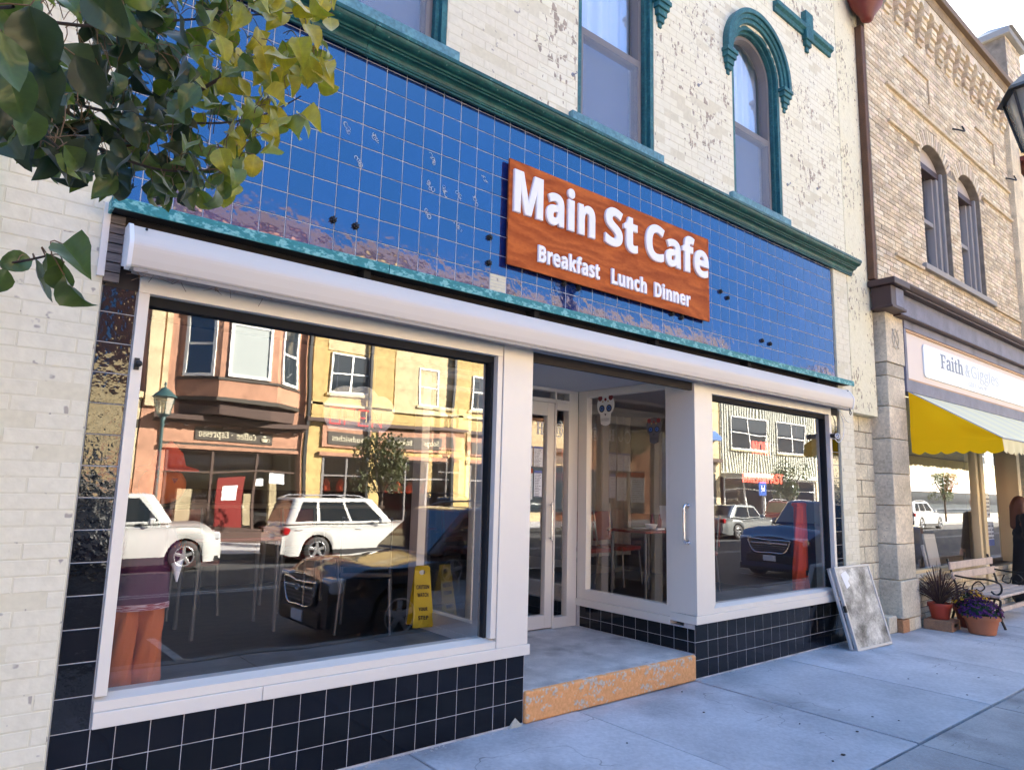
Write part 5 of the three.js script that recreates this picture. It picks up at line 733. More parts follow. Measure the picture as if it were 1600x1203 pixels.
// street lantern on a post
function streetLamp(label, x, z, base, H, s, m, group) {
  const l = thing('street_lamp', label, 'street lamp', group, [x, base, z]); const pane = phy([0.85, 0.82, 0.7], 0.25, { transmission: 0.6, thickness: 0 });
  mesh(l, 'post', lathe([[0, 0], [0.17, 0], [0.17, 0.12], [0.12, 0.18], [0.12, 0.7], [0.075, 0.78], [0.055, 1.0], [0.045, H - 0.25], [0.07, H - 0.2], [0.05, H - 0.12], [0.09, H], [0, H]], 18), m);
  const hex = (r0, r1, y0, y1) => clean(new THREE.CylinderGeometry(r1, r0, y1 - y0, 6, 1, false).translate(0, (y0 + y1) / 2, 0));
  mesh(l, 'lantern_base', hex(0.10 * s, 0.16 * s, H, H + 0.07), m);
  for (let i = 0; i < 6; i++) { const a = i * Math.PI / 3, c = Math.sin(a), d = Math.cos(a); mesh(l, 'lantern_rib', rod([0.155 * s * c, H + 0.06, 0.155 * s * d], [0.25 * s * c, H + 0.06 + 0.42 * s, 0.25 * s * d], 0.010 * s), m); }
  const g = new THREE.CylinderGeometry(0.242 * s, 0.15 * s, 0.42 * s, 6, 1, true); g.translate(0, H + 0.06 + 0.21 * s, 0); mesh(l, 'lantern_glass', g, pane);
  mesh(l, 'lantern_roof', [hex(0.30 * s, 0.285 * s, H + 0.06 + 0.42 * s, H + 0.09 + 0.42 * s), hex(0.285 * s, 0.13 * s, H + 0.09 + 0.42 * s, H + 0.09 + 0.56 * s), hex(0.12 * s, 0.08 * s, H + 0.09 + 0.56 * s, H + 0.09 + 0.62 * s), lathe([[0, 0.16 * s], [0.012 * s, 0.14 * s], [0.035 * s, 0.08 * s], [0.015 * s, 0.05 * s], [0.03 * s, 0.02 * s], [0.03 * s, 0], [0, 0]], 12).translate(0, H + 0.09 + 0.62 * s, 0)], m);
}
streetLamp('black street lantern on a post at the kerb, high beside the gift shop', 3.28, 2.62, -0.01, 4.26, 1.0, M.blackMetal);
single('wall_downpipe', 'pale painted downpipe on the brick beside the leaves', 'downpipe', [rb(-3.02, -2.885, 0, 8.9, 0.03, 0.12, 0.02)], M.curtain);

// ---------------------------------------------------------------- street tree whose branch hangs into the view
function leafGeo(bend, cup, w, len = 1) {   // ovate, pointed, folded along the midrib, curling
  const R = [0.0, 0.55, 0.92, 1.0, 0.88, 0.62, 0.30, 0.0], n = R.length, P = [], N = []; const pt = (i, s) => { const t = i / (n - 1), x = s * R[i] * w * 0.5, a = bend * t * t; return [x, t * Math.cos(a * 0.6) * len, Math.abs(s) * R[i] * cup * w * (1 + 0.25 * Math.sin(t * 11 + s)) - Math.sin(a) * 0.5 * t]; };
  for (let i = 0; i < n - 1; i++) for (const s of [-1, -0.5, 0, 0.5]) { const a = pt(i, s), b = pt(i, s + 0.5), c = pt(i + 1, s + 0.5), d = pt(i + 1, s); P.push(...a, ...b, ...c, ...a, ...c, ...d); }
  let g = new THREE.BufferGeometry(); g.setAttribute('position', new THREE.BufferAttribute(new Float32Array(P), 3)); g.setAttribute('uv', new THREE.BufferAttribute(new Float32Array(P.length / 3 * 2).map((_, k) => k % 2 ? P[Math.floor(k / 2) * 3 + 1] : P[Math.floor(k / 2) * 3] + 0.5), 2)); g = toCreasedNormals(g, 1.0);
  return g;
}
const leafShapes = [leafGeo(0.6, 0.22, 0.62), leafGeo(1.3, 0.34, 0.66), leafGeo(-0.5, 0.2, 0.58), leafGeo(1.0, 0.45, 0.7), leafGeo(1.7, 0.16, 0.6), leafGeo(0.3, 0.55, 0.68)];
const leafMap = tex(256, (u, v) => { const mid = Math.exp(-Math.pow((u - 0.5) * 60, 2)), vein = Math.pow(Math.max(0, Math.sin((v * 9 - Math.abs(u - 0.5) * 5) * 6.283)), 14) * 0.5, f = fbm(u, v, 8, 4, 901); const k = 0.82 + 0.2 * f + 0.18 * Math.max(mid, vein * 0.6); return [k, k, k * 0.92]; });
const leafM = (c) => phy(c, 0.85, { transmission: 0.42, thickness: 0, clearcoat: 0.7, clearcoatRoughness: 0.16, map: leafMap });
const LM = { dark: [[0.024, 0.058, 0.012], [0.018, 0.042, 0.010], [0.036, 0.075, 0.014]].map(leafM), mid: [[0.10, 0.18, 0.016], [0.16, 0.24, 0.016], [0.07, 0.14, 0.02]].map(leafM), yellow: [[0.42, 0.42, 0.015], [0.52, 0.46, 0.015], [0.26, 0.32, 0.015], [0.58, 0.48, 0.02]].map(leafM), rust: [leafM([0.11, 0.045, 0.018])] };
const barkM = std([0.085, 0.062, 0.048], 0.9, { bumpMap: rep(stoneBump, 0.2), bumpScale: 0.006 });
{
  const tree = thing('street_tree', 'broad leaved street tree with green and yellowing leaves hanging before the tiles', 'tree');
  const base = [-5.1, -0.02, 2.75], fork = [-4.75, 2.55, 2.6];
  mesh(tree, 'trunk', [tube([base, [-5.05, 0.9, 2.72], [-4.9, 1.8, 2.66], fork], 0.10, 12, 24), tube([fork, [-4.9, 3.6, 2.5], [-5.2, 5.0, 2.7]], 0.06, 10, 16)], barkM);
  const A = (u, v, d) => atPixel(u, v, d).toArray();
  const limbs = [[fork, A(-160, 120, 1.9), A(60, 150, 1.75), A(250, 190, 1.8), A(400, 185, 1.9), A(470, 150, 1.95)], [A(-160, 120, 1.9), A(-30, 20, 1.5), A(130, 40, 1.5), A(300, 30, 1.7), A(450, 20, 1.85), A(520, 20, 1.9)], [A(60, 150, 1.75), A(150, 230, 1.6), A(250, 265, 1.65), A(340, 265, 1.75)], [A(-160, 120, 1.9), A(-60, 120, 1.2), A(20, 170, 1.1), A(90, 230, 1.25)], [A(250, 190, 1.8), A(330, 130, 1.8), A(430, 90, 1.9), A(490, 110, 1.95)], [A(-160, 120, 1.9), A(-120, 380, 1.25), A(-30, 415, 1.1), A(50, 405, 1.08), A(80, 398, 1.08)], [A(-60, 120, 1.2), A(-40, 20, 0.8), A(20, 10, 0.75)], [fork, A(-200, -200, 2.0), A(100, -160, 2.1), A(400, -150, 2.3)]];
  limbs.forEach((l, i) => mesh(tree, 'branch', taper(l, i < 1 ? 0.016 : i === 7 ? 0.02 : 0.0065, 0.0018), barkM));
  const pool = []; limbs.forEach((l) => { const c = new THREE.CatmullRomCurve3(l.map((p) => new THREE.Vector3(...p))); for (let i = 0; i <= 60; i++) pool.push(c.getPoint(i / 60)); });
  const twigs = []; const poly = [[-30, -40], [560, -40], [520, 40], [512, 130], [505, 205], [440, 212], [392, 275], [338, 322], [180, 312], [110, 285], [50, 255], [-30, 200]];
  const inside = (x, y) => { let c = false; for (let i = 0, j = poly.length - 1; i < poly.length; j = i++) { const [xi, yi] = poly[i], [xj, yj] = poly[j]; if ((yi > y) !== (yj > y) && x < (xj - xi) * (y - yi) / (yj - yi) + xi) c = !c; } return c; };
  const gaps = [[92, 40, 30], [120, 75, 24], [75, 15, 22], [20, 75, 18], [135, 160, 16], [285, 25, 22], [262, 60, 16], [245, 235, 18], [180, 200, 12], [330, 215, 14], [95, 190, 13], [435, 60, 18], [400, 40, 14]];
  const spec = [];
  const place = (u, v, d, len, down, mats, jitter = 1) => {
    const P = atPixel(u, v, d), near = pool.reduce((b, q) => (q.distanceToSquared(P) < b[0] ? [q.distanceToSquared(P), q] : b), [9e9, null])[1];
    const o = new THREE.Mesh(leafShapes[Math.floor(rnd() * leafShapes.length)], mats[Math.floor(rnd() * mats.length)]);
    const toCam = EYE.clone().sub(P).normalize(), dir = new THREE.Vector3().copy(P).sub(near).setLength(0.6).add(new THREE.Vector3(rr(-0.6, 0.6) * jitter, -down, rr(-0.6, 0.6) * jitter)).normalize();
    const nrm = toCam.clone().multiplyScalar(0.8).add(new THREE.Vector3(rr(-1, 1), rr(-0.3, 1.2), rr(-1, 1)).multiplyScalar(jitter)).normalize(), X = new THREE.Vector3().crossVectors(dir, nrm).normalize(), Z = new THREE.Vector3().crossVectors(X, dir);
    o.quaternion.setFromRotationMatrix(new THREE.Matrix4().makeBasis(X, dir, Z)); o.scale.setScalar(len); o.position.copy(P).addScaledVector(dir, -len * 0.5); spec.push([len / d * (u < -10 || v < -10 ? 0.3 : 1), o]);
    const s = o.position.clone(), e = s.distanceTo(near) > 0.06 ? s.clone().lerp(near, 0.06 / s.distanceTo(near)) : near, m = s.clone().lerp(e, 0.5).add(new THREE.Vector3(rr(-0.01, 0.01), 0.01, rr(-0.01, 0.01))); twigs.push(tube([s.toArray(), m.toArray(), e.toArray()], 0.0011, 4, 6));
  };
  let n = 0, tries = 0;
  while (n < 520 && tries++ < 12000) {
    const u = rr(-20, 530), v = rr(-30, 322); if (!inside(u, v) || gaps.some(([a, b, r]) => Math.hypot(u - a, v - b) < r + 6)) continue; if (u > 400 && rnd() < 0.15) continue;
    const d = u < 130 ? rr(1.2, 1.75) : rr(1.55, 2.05), pick = u > 400 || (u > 345 && rnd() < 0.4) ? LM.yellow : u > 300 && rnd() < 0.3 ? [LM.yellow[2], LM.yellow[0]] : u > 200 && rnd() < 0.6 ? LM.mid : rnd() < 0.03 ? LM.rust : u < 330 && rnd() < 0.6 ? LM.dark : LM.mid; place(u, v, d, rr(0.058, 0.088), u > 250 ? 0.75 : 0.45, pick); n++;
  }
  for (let k = 0; k < 190;) { const u = rr(-10, 300), v = rr(-20, 305); if (!inside(u, v) || gaps.some(([a, b, r]) => Math.hypot(u - a, v - b) < r)) continue; k++; place(u, v, rr(1.5, 2.0), rr(0.062, 0.09), 0.5, rnd() < 0.75 ? LM.dark : LM.mid); }
  for (const [u, v, d, L] of [[22, 150, 0.85, 0.085], [62, 70, 0.86, 0.09], [70, 140, 0.9, 0.08], [170, 25, 0.95, 0.085], [8, 20, 0.85, 0.08], [140, 130, 0.95, 0.075], [45, 205, 1.0, 0.07], [120, 105, 1.0, 0.075], [205, 40, 1.0, 0.07], [10, 100, 0.8, 0.07]]) place(u, v, d, L, 0.9, [...LM.dark, LM.mid[0], LM.mid[2]], 0.5);
  for (const [u, v, L] of [[58, 440, 0.075], [118, 405, 0.085], [95, 440, 0.06], [118, 462, 0.07], [22, 408, 0.06], [0, 445, 0.06], [75, 420, 0.05]]) place(u, v, 1.08, L, 0.5, [LM.mid[0], LM.mid[2], LM.dark[2]], 0.7);
  spec.sort((a, b) => b[0] - a[0]); const byMat = new Map();
  spec.forEach(([, o], i) => { if (i < 300) { o.name = 'leaf'; o.castShadow = o.receiveShadow = true; tree.add(o); } else { o.updateMatrix(); const g = clean(o.geometry.clone()).applyMatrix4(o.matrix); byMat.set(o.material, [...(byMat.get(o.material) || []), g]); } });
  { const k = [...byMat.keys()], o = new THREE.Mesh(mergeGeometries(k.map((m) => mergeGeometries(byMat.get(m))), true), k); o.name = 'foliage'; o.castShadow = o.receiveShadow = true; o.userData = { kind: 'stuff' }; tree.add(o); }
  mesh(tree, 'twigs', twigs, std([0.16, 0.10, 0.05], 0.8)).userData = { kind: 'stuff' };
  // the crown above the frame, only seen in the shop glass
  const crown = []; for (let i = 0; i < 1500; i++) { const a = rnd() * 6.283, r = Math.sqrt(rnd()) * 1.15, y = rr(4.4, 6.2); const g = leafShapes[i % 6].clone(); g.scale(0.085, 0.085, 0.085); g.rotateX(rnd() * 6); g.rotateY(rnd() * 6); g.translate(-5.25 + Math.cos(a) * r, y, 2.9 + Math.sin(a) * r); crown.push(clean(g)); }
  mesh(tree, 'crown', crown, LM.mid[0]).userData = { kind: 'stuff' };
}

// ---------------------------------------------------------------- across the street (seen in the shop glass)
const ZA = FACE2; M.salmon = std([0.52, 0.27, 0.17], 0.8, { map: rep(brickTex, 1.2) }); M.brownDark = std([0.075, 0.042, 0.032], 0.7); M.yellowBrick = std([0.66, 0.47, 0.19], 0.9, { map: rep(brickTex, 0.7), bumpMap: rep(stoneBump, 0.6), bumpScale: 0.01 }); M.yellowPale = std([0.72, 0.58, 0.34], 0.9, { map: rep(brickTex, 0.9) }); M.creamWall = std([0.70, 0.58, 0.36], 0.85, { map: rep(brickTex, 1.6) }); M.redBrick = std([0.42, 0.20, 0.11], 0.9, { map: rep(brickTex, 0.4) }); M.rib = std([0.52, 0.52, 0.44], 0.6); M.farGlass = phy([0.03, 0.04, 0.05], 0.04, { ior: 2.2 }); M.blind = std([0.40, 0.44, 0.43], 0.5); M.winWhite = std([0.78, 0.77, 0.73], 0.5); M.sideDark = std([0.30, 0.28, 0.26], 0.9); M.signBrown = std([0.06, 0.048, 0.036], 0.6); M.signText = std([0.62, 0.56, 0.40], 0.6);
// z is measured from the far facade towards the street
const fz = (x0, x1, y0, y1, d0, d1, r = 0) => r ? rb(x0, x1, y0, y1, ZA - d1, ZA - d0, r) : bx(x0, x1, y0, y1, ZA - d1, ZA - d0);
function farWindow(par, x0, x1, y0, y1, opt = {}) {
  const w = new THREE.Group(); w.name = 'window'; w.position.z = -(opt.out || 0); par.add(w); const f = 0.07;
  mesh(w, 'frame', [fz(x0, x1, y0, y0 + f, 0.0, 0.06), fz(x0, x1, y1 - f, y1, 0.0, 0.06), fz(x0, x0 + f, y0 + f, y1 - f, 0, 0.06), fz(x1 - f, x1, y0 + f, y1 - f, 0, 0.06), fz(x0 + f, x1 - f, (y0 + y1) / 2 - 0.03, (y0 + y1) / 2 + 0.03, 0, 0.05), ...(opt.double ? [fz((x0 + x1) / 2 - 0.04, (x0 + x1) / 2 + 0.04, y0 + f, y1 - f, 0, 0.058)] : [])], opt.frame || M.winWhite);
  mesh(w, 'pane', fz(x0 + f, x1 - f, y0 + f, y1 - f, 0.012, 0.02), opt.blind ? M.blind : M.farGlass); if (opt.sill !== false) mesh(w, 'sill', fz(x0 - 0.1, x1 + 0.1, y0 - 0.1, y0, 0, 0.1), opt.sillM || M.creamWall); return w;
}
function shopWindow(par, x0, x1, y0, y1, opt = {}) {   // recessed dark shopfront glazing
  const w = new THREE.Group(); w.name = 'shop_window'; par.add(w); const n = opt.n || 3;
  mesh(w, 'room', [fz(x0, x1, y0 - 0.2, y1, -2.2, -2.1), fz(x0, x1, y0 - 0.25, y0 - 0.2, -2.1, -0.06), fz(x0, x1, y1, y1 + 0.05, -2.1, -0.06), fz(x0 - 0.05, x0, y0 - 0.2, y1, -2.1, -0.06), fz(x1, x1 + 0.05, y0 - 0.2, y1, -2.1, -0.06)], M.brownDark);
  mesh(w, 'pane', fz(x0, x1, y0, y1, -0.051, -0.05), M.glass); const l = []; for (let i = 0; i <= n; i++) { const x = x0 + (x1 - x0) * i / n; l.push(fz(x - 0.04, x + 0.04, y0, y1, -0.08, 0.02)); } l.push(fz(x0, x1, y1 - 0.07, y1, -0.07, 0.015), fz(x0, x1, y0, y0 + 0.07, -0.07, 0.015), fz(x0, x1, y1 - 0.75, y1 - 0.69, -0.07, 0.012)); mesh(w, 'frame', l, opt.frame || M.brownDark); return w;
}
{
  const a = thing('coffee_shop_building', 'salmon and brown building with bay window over a coffee shop', 'building');
  mesh(a, 'wall', [fz(1.62, 7.1, 3.0, 11.2, -0.4, 0), fz(1.62, 2.45, 0, 3.0, -0.4, 0), fz(6.95, 7.1, 0, 3.0, -0.4, 0)], M.salmon); mesh(a, 'side_wall', fz(1.6, 1.9, 0, 11.2, -16, -0.41), M.salmon); mesh(a, 'rear', [fz(6.8, 7.1, 0, 11.2, -16, -0.41), fz(1.62, 7.1, 0, 11.2, -16.3, -16), fz(1.9, 6.8, 10.8, 11.0, -16, -0.41)], M.sideDark);
  mesh(a, 'pilaster', [fz(1.66, 2.05, 4.3, 10.4, 0, 0.12), fz(2.12, 2.3, 4.3, 10.4, 0, 0.06)], M.creamWall); mesh(a, 'roof_cornice', [fz(1.55, 7.15, 10.5, 11.25, 0, 0.35), fz(1.55, 7.15, 8.25, 8.5, 0.0, 0.95)], M.brownDark);
  const bay = new THREE.Group(); bay.name = 'bay_window'; a.add(bay); const pl = [[2.62, 0], [3.72, 0.9], [5.70, 0.9], [6.80, 0]];
  const prism = (y0, y1, k = 0) => { const s = new THREE.Shape(pl.map(([x, d], i) => new THREE.Vector2(x + (i < 2 ? -k : k), d + (d ? k : 0)))); const g = new THREE.ExtrudeGeometry(s, { depth: y1 - y0, bevelEnabled: false }); g.rotateX(-Math.PI / 2); g.scale(1, 1, 1); g.translate(0, y0, ZA); return metric(g); };
  mesh(bay, 'bay_body', prism(4.72, 8.25), M.salmon); mesh(bay, 'bay_band', [prism(4.60, 4.73, 0.05), prism(5.30, 5.38, 0.04)], M.signBrown); mesh(bay, 'bay_soffit', prism(4.15, 4.6, -0.12), M.brownDark); mesh(bay, 'bay_cornice', [prism(7.70, 7.78, 0.05), prism(8.1, 8.25, 0.12)], M.brownDark);
  const pane = (p, q, y0, y1, m, dbl) => { const dx = q[0] - p[0], dd = q[1] - p[1], L = Math.hypot(dx, dd), ang = Math.atan2(dd, dx), w = new THREE.Group(); w.name = 'window'; bay.add(w); const put = (g) => { g.rotateY(ang); g.translate(p[0], 0, ZA - p[1]); return g; }; const e = L * 0.13, b = (x0, x1, ya, yb, d0, d1) => put(bx(x0, x1, ya, yb, -d1, -d0)); mesh(w, 'frame', [b(e, L - e, y1 - 0.1, y1, 0, 0.07), b(e, L - e, y0, y0 + 0.1, 0, 0.07), b(e, e + 0.1, y0 + 0.1, y1 - 0.1, 0, 0.07), b(L - e - 0.1, L - e, y0 + 0.1, y1 - 0.1, 0, 0.07), ...(dbl ? [b(e + 0.1, L - e - 0.1, (y0 + y1) / 2 - 0.04, (y0 + y1) / 2 + 0.04, 0, 0.06)] : [b(e + 0.1, L - e - 0.1, y1 - 0.38, y1 - 0.32, 0, 0.05)])], M.winWhite); mesh(w, 'pane', b(e + 0.1, L - e - 0.1, y0 + 0.1, y1 - 0.1, 0.01, 0.025), m); };
  pane(pl[0], pl[1], 5.40, 7.60, M.farGlass, true); pane(pl[1], pl[2], 5.42, 7.60, M.blind, false); pane(pl[2], pl[3], 5.40, 7.60, M.farGlass, true);
  mesh(a, 'shop_cornice', [fz(1.9, 7.1, 3.92, 4.08, 0, 0.45), fz(1.95, 7.05, 3.82, 3.92, 0, 0.3)], M.brownDark); for (let i = 0; i < 8; i++) mesh(a, 'cornice_block', fz(2.3 + i * 0.62, 2.42 + i * 0.62, 3.72, 3.82, 0, 0.24), M.brownDark); mesh(a, 'fascia', [fz(2.2, 6.98, 3.2, 3.82, 0, 0.06), fz(2.2, 6.98, 3.0, 3.12, 0, 0.10)], M.salmon); mesh(a, 'fascia_line', fz(2.2, 6.98, 3.12, 3.2, 0, 0.04), M.signBrown);
  const sw = shopWindow(a, 2.5, 6.9, 0.35, 3.0, { n: 3 }); mesh(a, 'stall_riser', fz(2.45, 6.95, -0.07, 0.35, -0.3, 0.0), M.brownDark); mesh(sw, 'door_panel', fz(4.2, 5.1, 0.4, 2.1, -0.045, -0.03), M.redVinyl); mesh(sw, 'window_sticker', [fz(4.4, 4.9, 1.3, 1.8, -0.03, -0.025), fz(5.45, 5.75, 1.75, 2.0, -0.045, -0.04), fz(5.95, 6.5, 1.85, 2.3, -0.045, -0.04)], M.whitePaint); mesh(sw, 'window_display', [fz(3.0, 3.5, 0.5, 1.7, -0.7, -0.4), fz(5.3, 5.6, 0.5, 1.5, -0.8, -0.5), fz(6.1, 6.35, 0.5, 1.9, -0.6, -0.4)], M.creamWall);
  const s = thing('coffee_sign', 'long brown board with Coffee Espresso and a cup emblem above the coffee shop', 'sign'); mesh(s, 'board', fz(3.30, 5.95, 3.30, 3.74, 0.061, 0.10, 0.02), M.signBrown);
  mesh(s, 'lettering', text('Coffee  · Espresso', 3.42, 5.30, 3.42, 0.23, ZA - 0.101, 0.01, serifFont, 0, true), M.signText); mesh(s, 'cup_emblem', [lathe([[0.09, 0], [0.12, 0.02], [0.15, 0.13], [0.13, 0.13], [0.1, 0.03], [0, 0.02]], 14).scale(1, 1, 0.25).translate(5.62, 3.40, ZA - 0.125), clean(new THREE.TorusGeometry(0.05, 0.012, 6, 14).translate(5.79, 3.47, ZA - 0.115)), clean(new THREE.SphereGeometry(0.05, 8, 6).scale(1.4, 0.8, 0.3).translate(5.62, 3.6, ZA - 0.115))], M.signText);
}
{
  const b = thing('yellow_brick_building', 'long yellow brick building with dark downpipes and shop fascias', 'building'); const X0 = 7.12, X1 = 16.5;
  mesh(b, 'wall', [fz(X0, X1, 3.0, 11.0, -0.4, 0), fz(X0, 7.9, -0.07, 3.0, -0.4, 0), fz(9.75, 10.35, -0.07, 3.0, -0.4, 0), fz(13.75, 14.7, -0.07, 3.0, -0.4, 0), fz(16.2, 16.5, -0.07, 3.0, -0.4, 0)], M.yellowBrick); mesh(b, 'body', [fz(X0, X0 + 0.3, 0, 11, -16, -0.41), fz(X1 - 0.3, X1, 0, 11, -16, -0.41), fz(X0, X1, 10.6, 10.8, -16, -0.41), fz(X0, X1, 0, 11, -16.3, -16)], M.sideDark);
  mesh(b, 'pilaster', [[7.3, 7.75], [9.75, 10.75], [13.72, 14.3], [16.0, 16.5]].map(([a, c]) => fz(a, c, 4.4, 10.2, 0, 0.10)), M.yellowBrick); mesh(b, 'pale_brick_panel', [fz(10.85, 13.6, 5.0, 7.6, 0, 0.03), fz(7.85, 9.6, 7.05, 7.5, 0, 0.03)], M.yellowPale);
  mesh(b, 'string_band', [fz(X0, X1, 7.75, 7.95, 0, 0.22), fz(X0, X1, 8.0, 8.1, 0, 0.12), fz(X0, X1, 4.95, 5.05, 0, 0.1)], M.creamWall); mesh(b, 'roof_cornice', fz(X0, X1, 10.5, 11.05, 0, 0.4), M.brownDark); mesh(b, 'belt', [fz(X0, X1, 4.28, 4.42, 0, 0.25)], M.brownDark); mesh(b, 'fascia', [fz(7.8, 9.85, 3.35, 4.2, 0, 0.08), fz(10.2, 13.9, 3.35, 4.2, 0, 0.08), fz(14.5, 16.4, 3.35, 4.2, 0, 0.08), fz(7.7, 9.9, 3.0, 3.15, 0, 0.12), fz(10.2, 13.9, 3.0, 3.15, 0, 0.12), fz(14.5, 16.4, 3.0, 3.15, 0, 0.12)], M.salmon); mesh(b, 'sign_board', [fz(8.0, 9.75, 3.45, 3.95, 0.08, 0.11), fz(10.65, 13.2, 3.45, 3.95, 0.08, 0.11), fz(14.7, 16.2, 3.45, 3.95, 0.08, 0.11)], M.signBrown);
  mesh(b, 'lettering', [text('Sandwiches', 8.15, 9.6, 3.60, 0.21, ZA - 0.112, 0.01, serifFont, 0, true), text('Bakery', 10.8, 11.7, 3.60, 0.21, ZA - 0.112, 0.01, serifFont, 0, true), text('Soups', 12.3, 13.05, 3.60, 0.21, ZA - 0.112, 0.01, serifFont, 0, true)], M.signText);
  farWindow(b, 7.99, 9.70, 5.47, 6.98, { double: true }); farWindow(b, 11.95, 12.94, 5.32, 6.88); farWindow(b, 14.7, 15.6, 5.32, 6.88);
  for (const x of [7.14, 9.66, 13.64]) mesh(b, 'downpipe', fz(x - 0.07, x + 0.07, 0.2, 7.9, 0.11, 0.23, 0.03), M.blackMetal); shopWindow(b, 7.9, 9.75, 0.5, 3.0, { n: 2, frame: M.sashGrey }); const sw = shopWindow(b, 10.35, 13.75, 0.5, 3.0, { n: 3, frame: M.sashGrey }); shopWindow(b, 14.7, 16.2, 0.5, 3.0, { n: 2, frame: M.sashGrey }); mesh(b, 'stall_riser', fz(7.9, 16.2, -0.07, 0.5, -0.3, -0.04), M.signBrown);
  for (const x of [8.3, 8.9, 10.9, 11.5, 12.1, 12.9]) mesh(sw, 'hanging_lamp', lathe([[0.02, 0.5], [0.16, 0.3], [0.18, 0.06], [0.1, 0], [0, 0]], 12).translate(x, 1.7, ZA + 0.6), M.redOrange);
}
{
  const c = thing('cream_low_building', 'low cream rendered shop with brick plinth left of the coffee shop', 'building'); mesh(c, 'wall', fz(-9, 1.58, -0.07, 4.55, -9, 0), M.creamWall); mesh(c, 'parapet', fz(-9.05, 1.6, 4.55, 4.75, -9, 0.12), M.yellowPale); mesh(c, 'plinth', [fz(0.7, 1.58, -0.07, 2.0, 0, 0.06)], M.redBrick); mesh(c, 'plaque', fz(0.95, 1.25, 2.5, 3.2, 0, 0.03), M.signBrown); mesh(c, 'shutter', fz(-8.5, 0.4, 0.3, 2.6, 0, 0.02), M.farGlass); mesh(c, 'pilaster', fz(0.45, 0.7, -0.07, 4.5, 0, 0.12), M.yellowPale);
  const e = thing('brown_brick_building', 'plain brown brick building beyond the low cream shop', 'building'); mesh(e, 'wall', fz(-26, -9.1, -0.07, 9, -12, 0), M.redBrick); for (let i = 0; i < 5; i++) farWindow(e, -24 + i * 3, -22.8 + i * 3, 5, 6.8, {}); mesh(e, 'cornice', fz(-26.1, -9.05, 8.6, 9.05, 0, 0.3), M.brownDark); mesh(e, 'shopfront', fz(-25, -10, 0.3, 2.8, 0, 0.02), M.farGlass);
  const d = thing('tan_brick_row', 'long tan brick row of shops beyond the yellow brick building', 'building'); mesh(d, 'wall', fz(16.6, 33.3, -0.07, 10.8, -12, 0), M.yellowPale); mesh(d, 'cornice', [fz(16.6, 33.3, 10.3, 10.85, 0, 0.35), fz(16.6, 33.3, 3.6, 3.8, 0, 0.3)], M.brownDark); for (let i = 0; i < 7; i++) farWindow(d, 17.5 + i * 2.2, 18.6 + i * 2.2, 5.2, 7.0); mesh(d, 'shopfront', [fz(17, 24.4, 0.4, 2.9, 0, 0.02), fz(25, 32.8, 0.4, 2.9, 0, 0.02)], M.farGlass); mesh(d, 'fascia', [fz(17, 24.4, 3.0, 3.55, 0, 0.05), fz(25, 32.8, 3.0, 3.55, 0, 0.05)], M.signBrown); mesh(d, 'blue_awning', sweepX([[ZA, 4.9], [ZA - 0.02, 5.5], [ZA - 0.5, 5.1], [ZA - 0.5, 4.9]], 31.6, 32.9), std([0.06, 0.16, 0.42], 0.7));
  const w = thing('ribbed_metal_building', 'white ribbed metal clad building with paired upper windows', 'building'); mesh(w, 'wall', [fz(33.5, 45, 3.0, 9.6, -12, 0)], M.rib); const ribs = []; for (let x = 33.6; x < 45; x += 0.3) ribs.push(fz(x, x + 0.13, 3.1, 9.55, 0, 0.06)); mesh(w, 'rib', ribs, M.rib).userData = { kind: 'stuff' }; farWindow(w, 34.5, 38.45, 4.57, 6.6, { double: true, out: 0.09 }); farWindow(w, 39.9, 43.5, 4.57, 6.65, { double: true, out: 0.09 }); mesh(w, 'canopy', fz(33.5, 45, 2.75, 3.0, -0.2, 1.6), M.rib); shopWindow(w, 33.8, 44.7, 0.4, 2.75, { n: 5, frame: M.winWhite }); mesh(w, 'stall_riser', fz(33.5, 45, -0.07, 0.4, -0.3, 0), M.yellowPale);
  const f = thing('orange_brick_corner', 'narrow orange brick building beside the ribbed metal one', 'building'); mesh(f, 'wall', fz(45.1, 52, -0.07, 10.8, -12, 0), M.tan[0]); mesh(f, 'cornice', fz(45.1, 52, 10.3, 10.85, 0, 0.35), M.brownDark); mesh(f, 'shopfront', fz(45.6, 51.5, 0.4, 2.9, 0, 0.02), M.farGlass); farWindow(f, 46, 47.2, 5.2, 7); farWindow(f, 49, 50.2, 5.2, 7);
  const g = thing('cream_terrace', 'long cream building with tan awning beyond the orange brick corner', 'building'); mesh(g, 'wall', fz(52.1, 100, -0.07, 10.5, -12, 0), M.creamWall); mesh(g, 'awning', sweepX([[ZA, 2.6], [ZA, 3.0], [ZA - 1.4, 2.4], [ZA - 1.4, 2.2]], 53, 99), M.signCream); mesh(g, 'shopfront', fz(53, 99, 0.3, 2.3, 0, 0.02), M.farGlass); mesh(g, 'sign_band', fz(58, 75, 2.9, 3.6, 0, 0.05), M.winWhite); for (let i = 0; i < 12; i++) farWindow(g, 54 + i * 3.6, 55.3 + i * 3.6, 5.2, 7.0);
}
streetLamp('blue green street lantern across the road by the coffee shop', 1.35, 16.15, -0.07, 3.62, 1.15, std([0.035, 0.085, 0.085], 0.5));
streetLamp('blue green street lantern across the road near the orange brick corner', 44.2, 16.15, -0.07, 3.62, 1.15, std([0.035, 0.085, 0.085], 0.5));
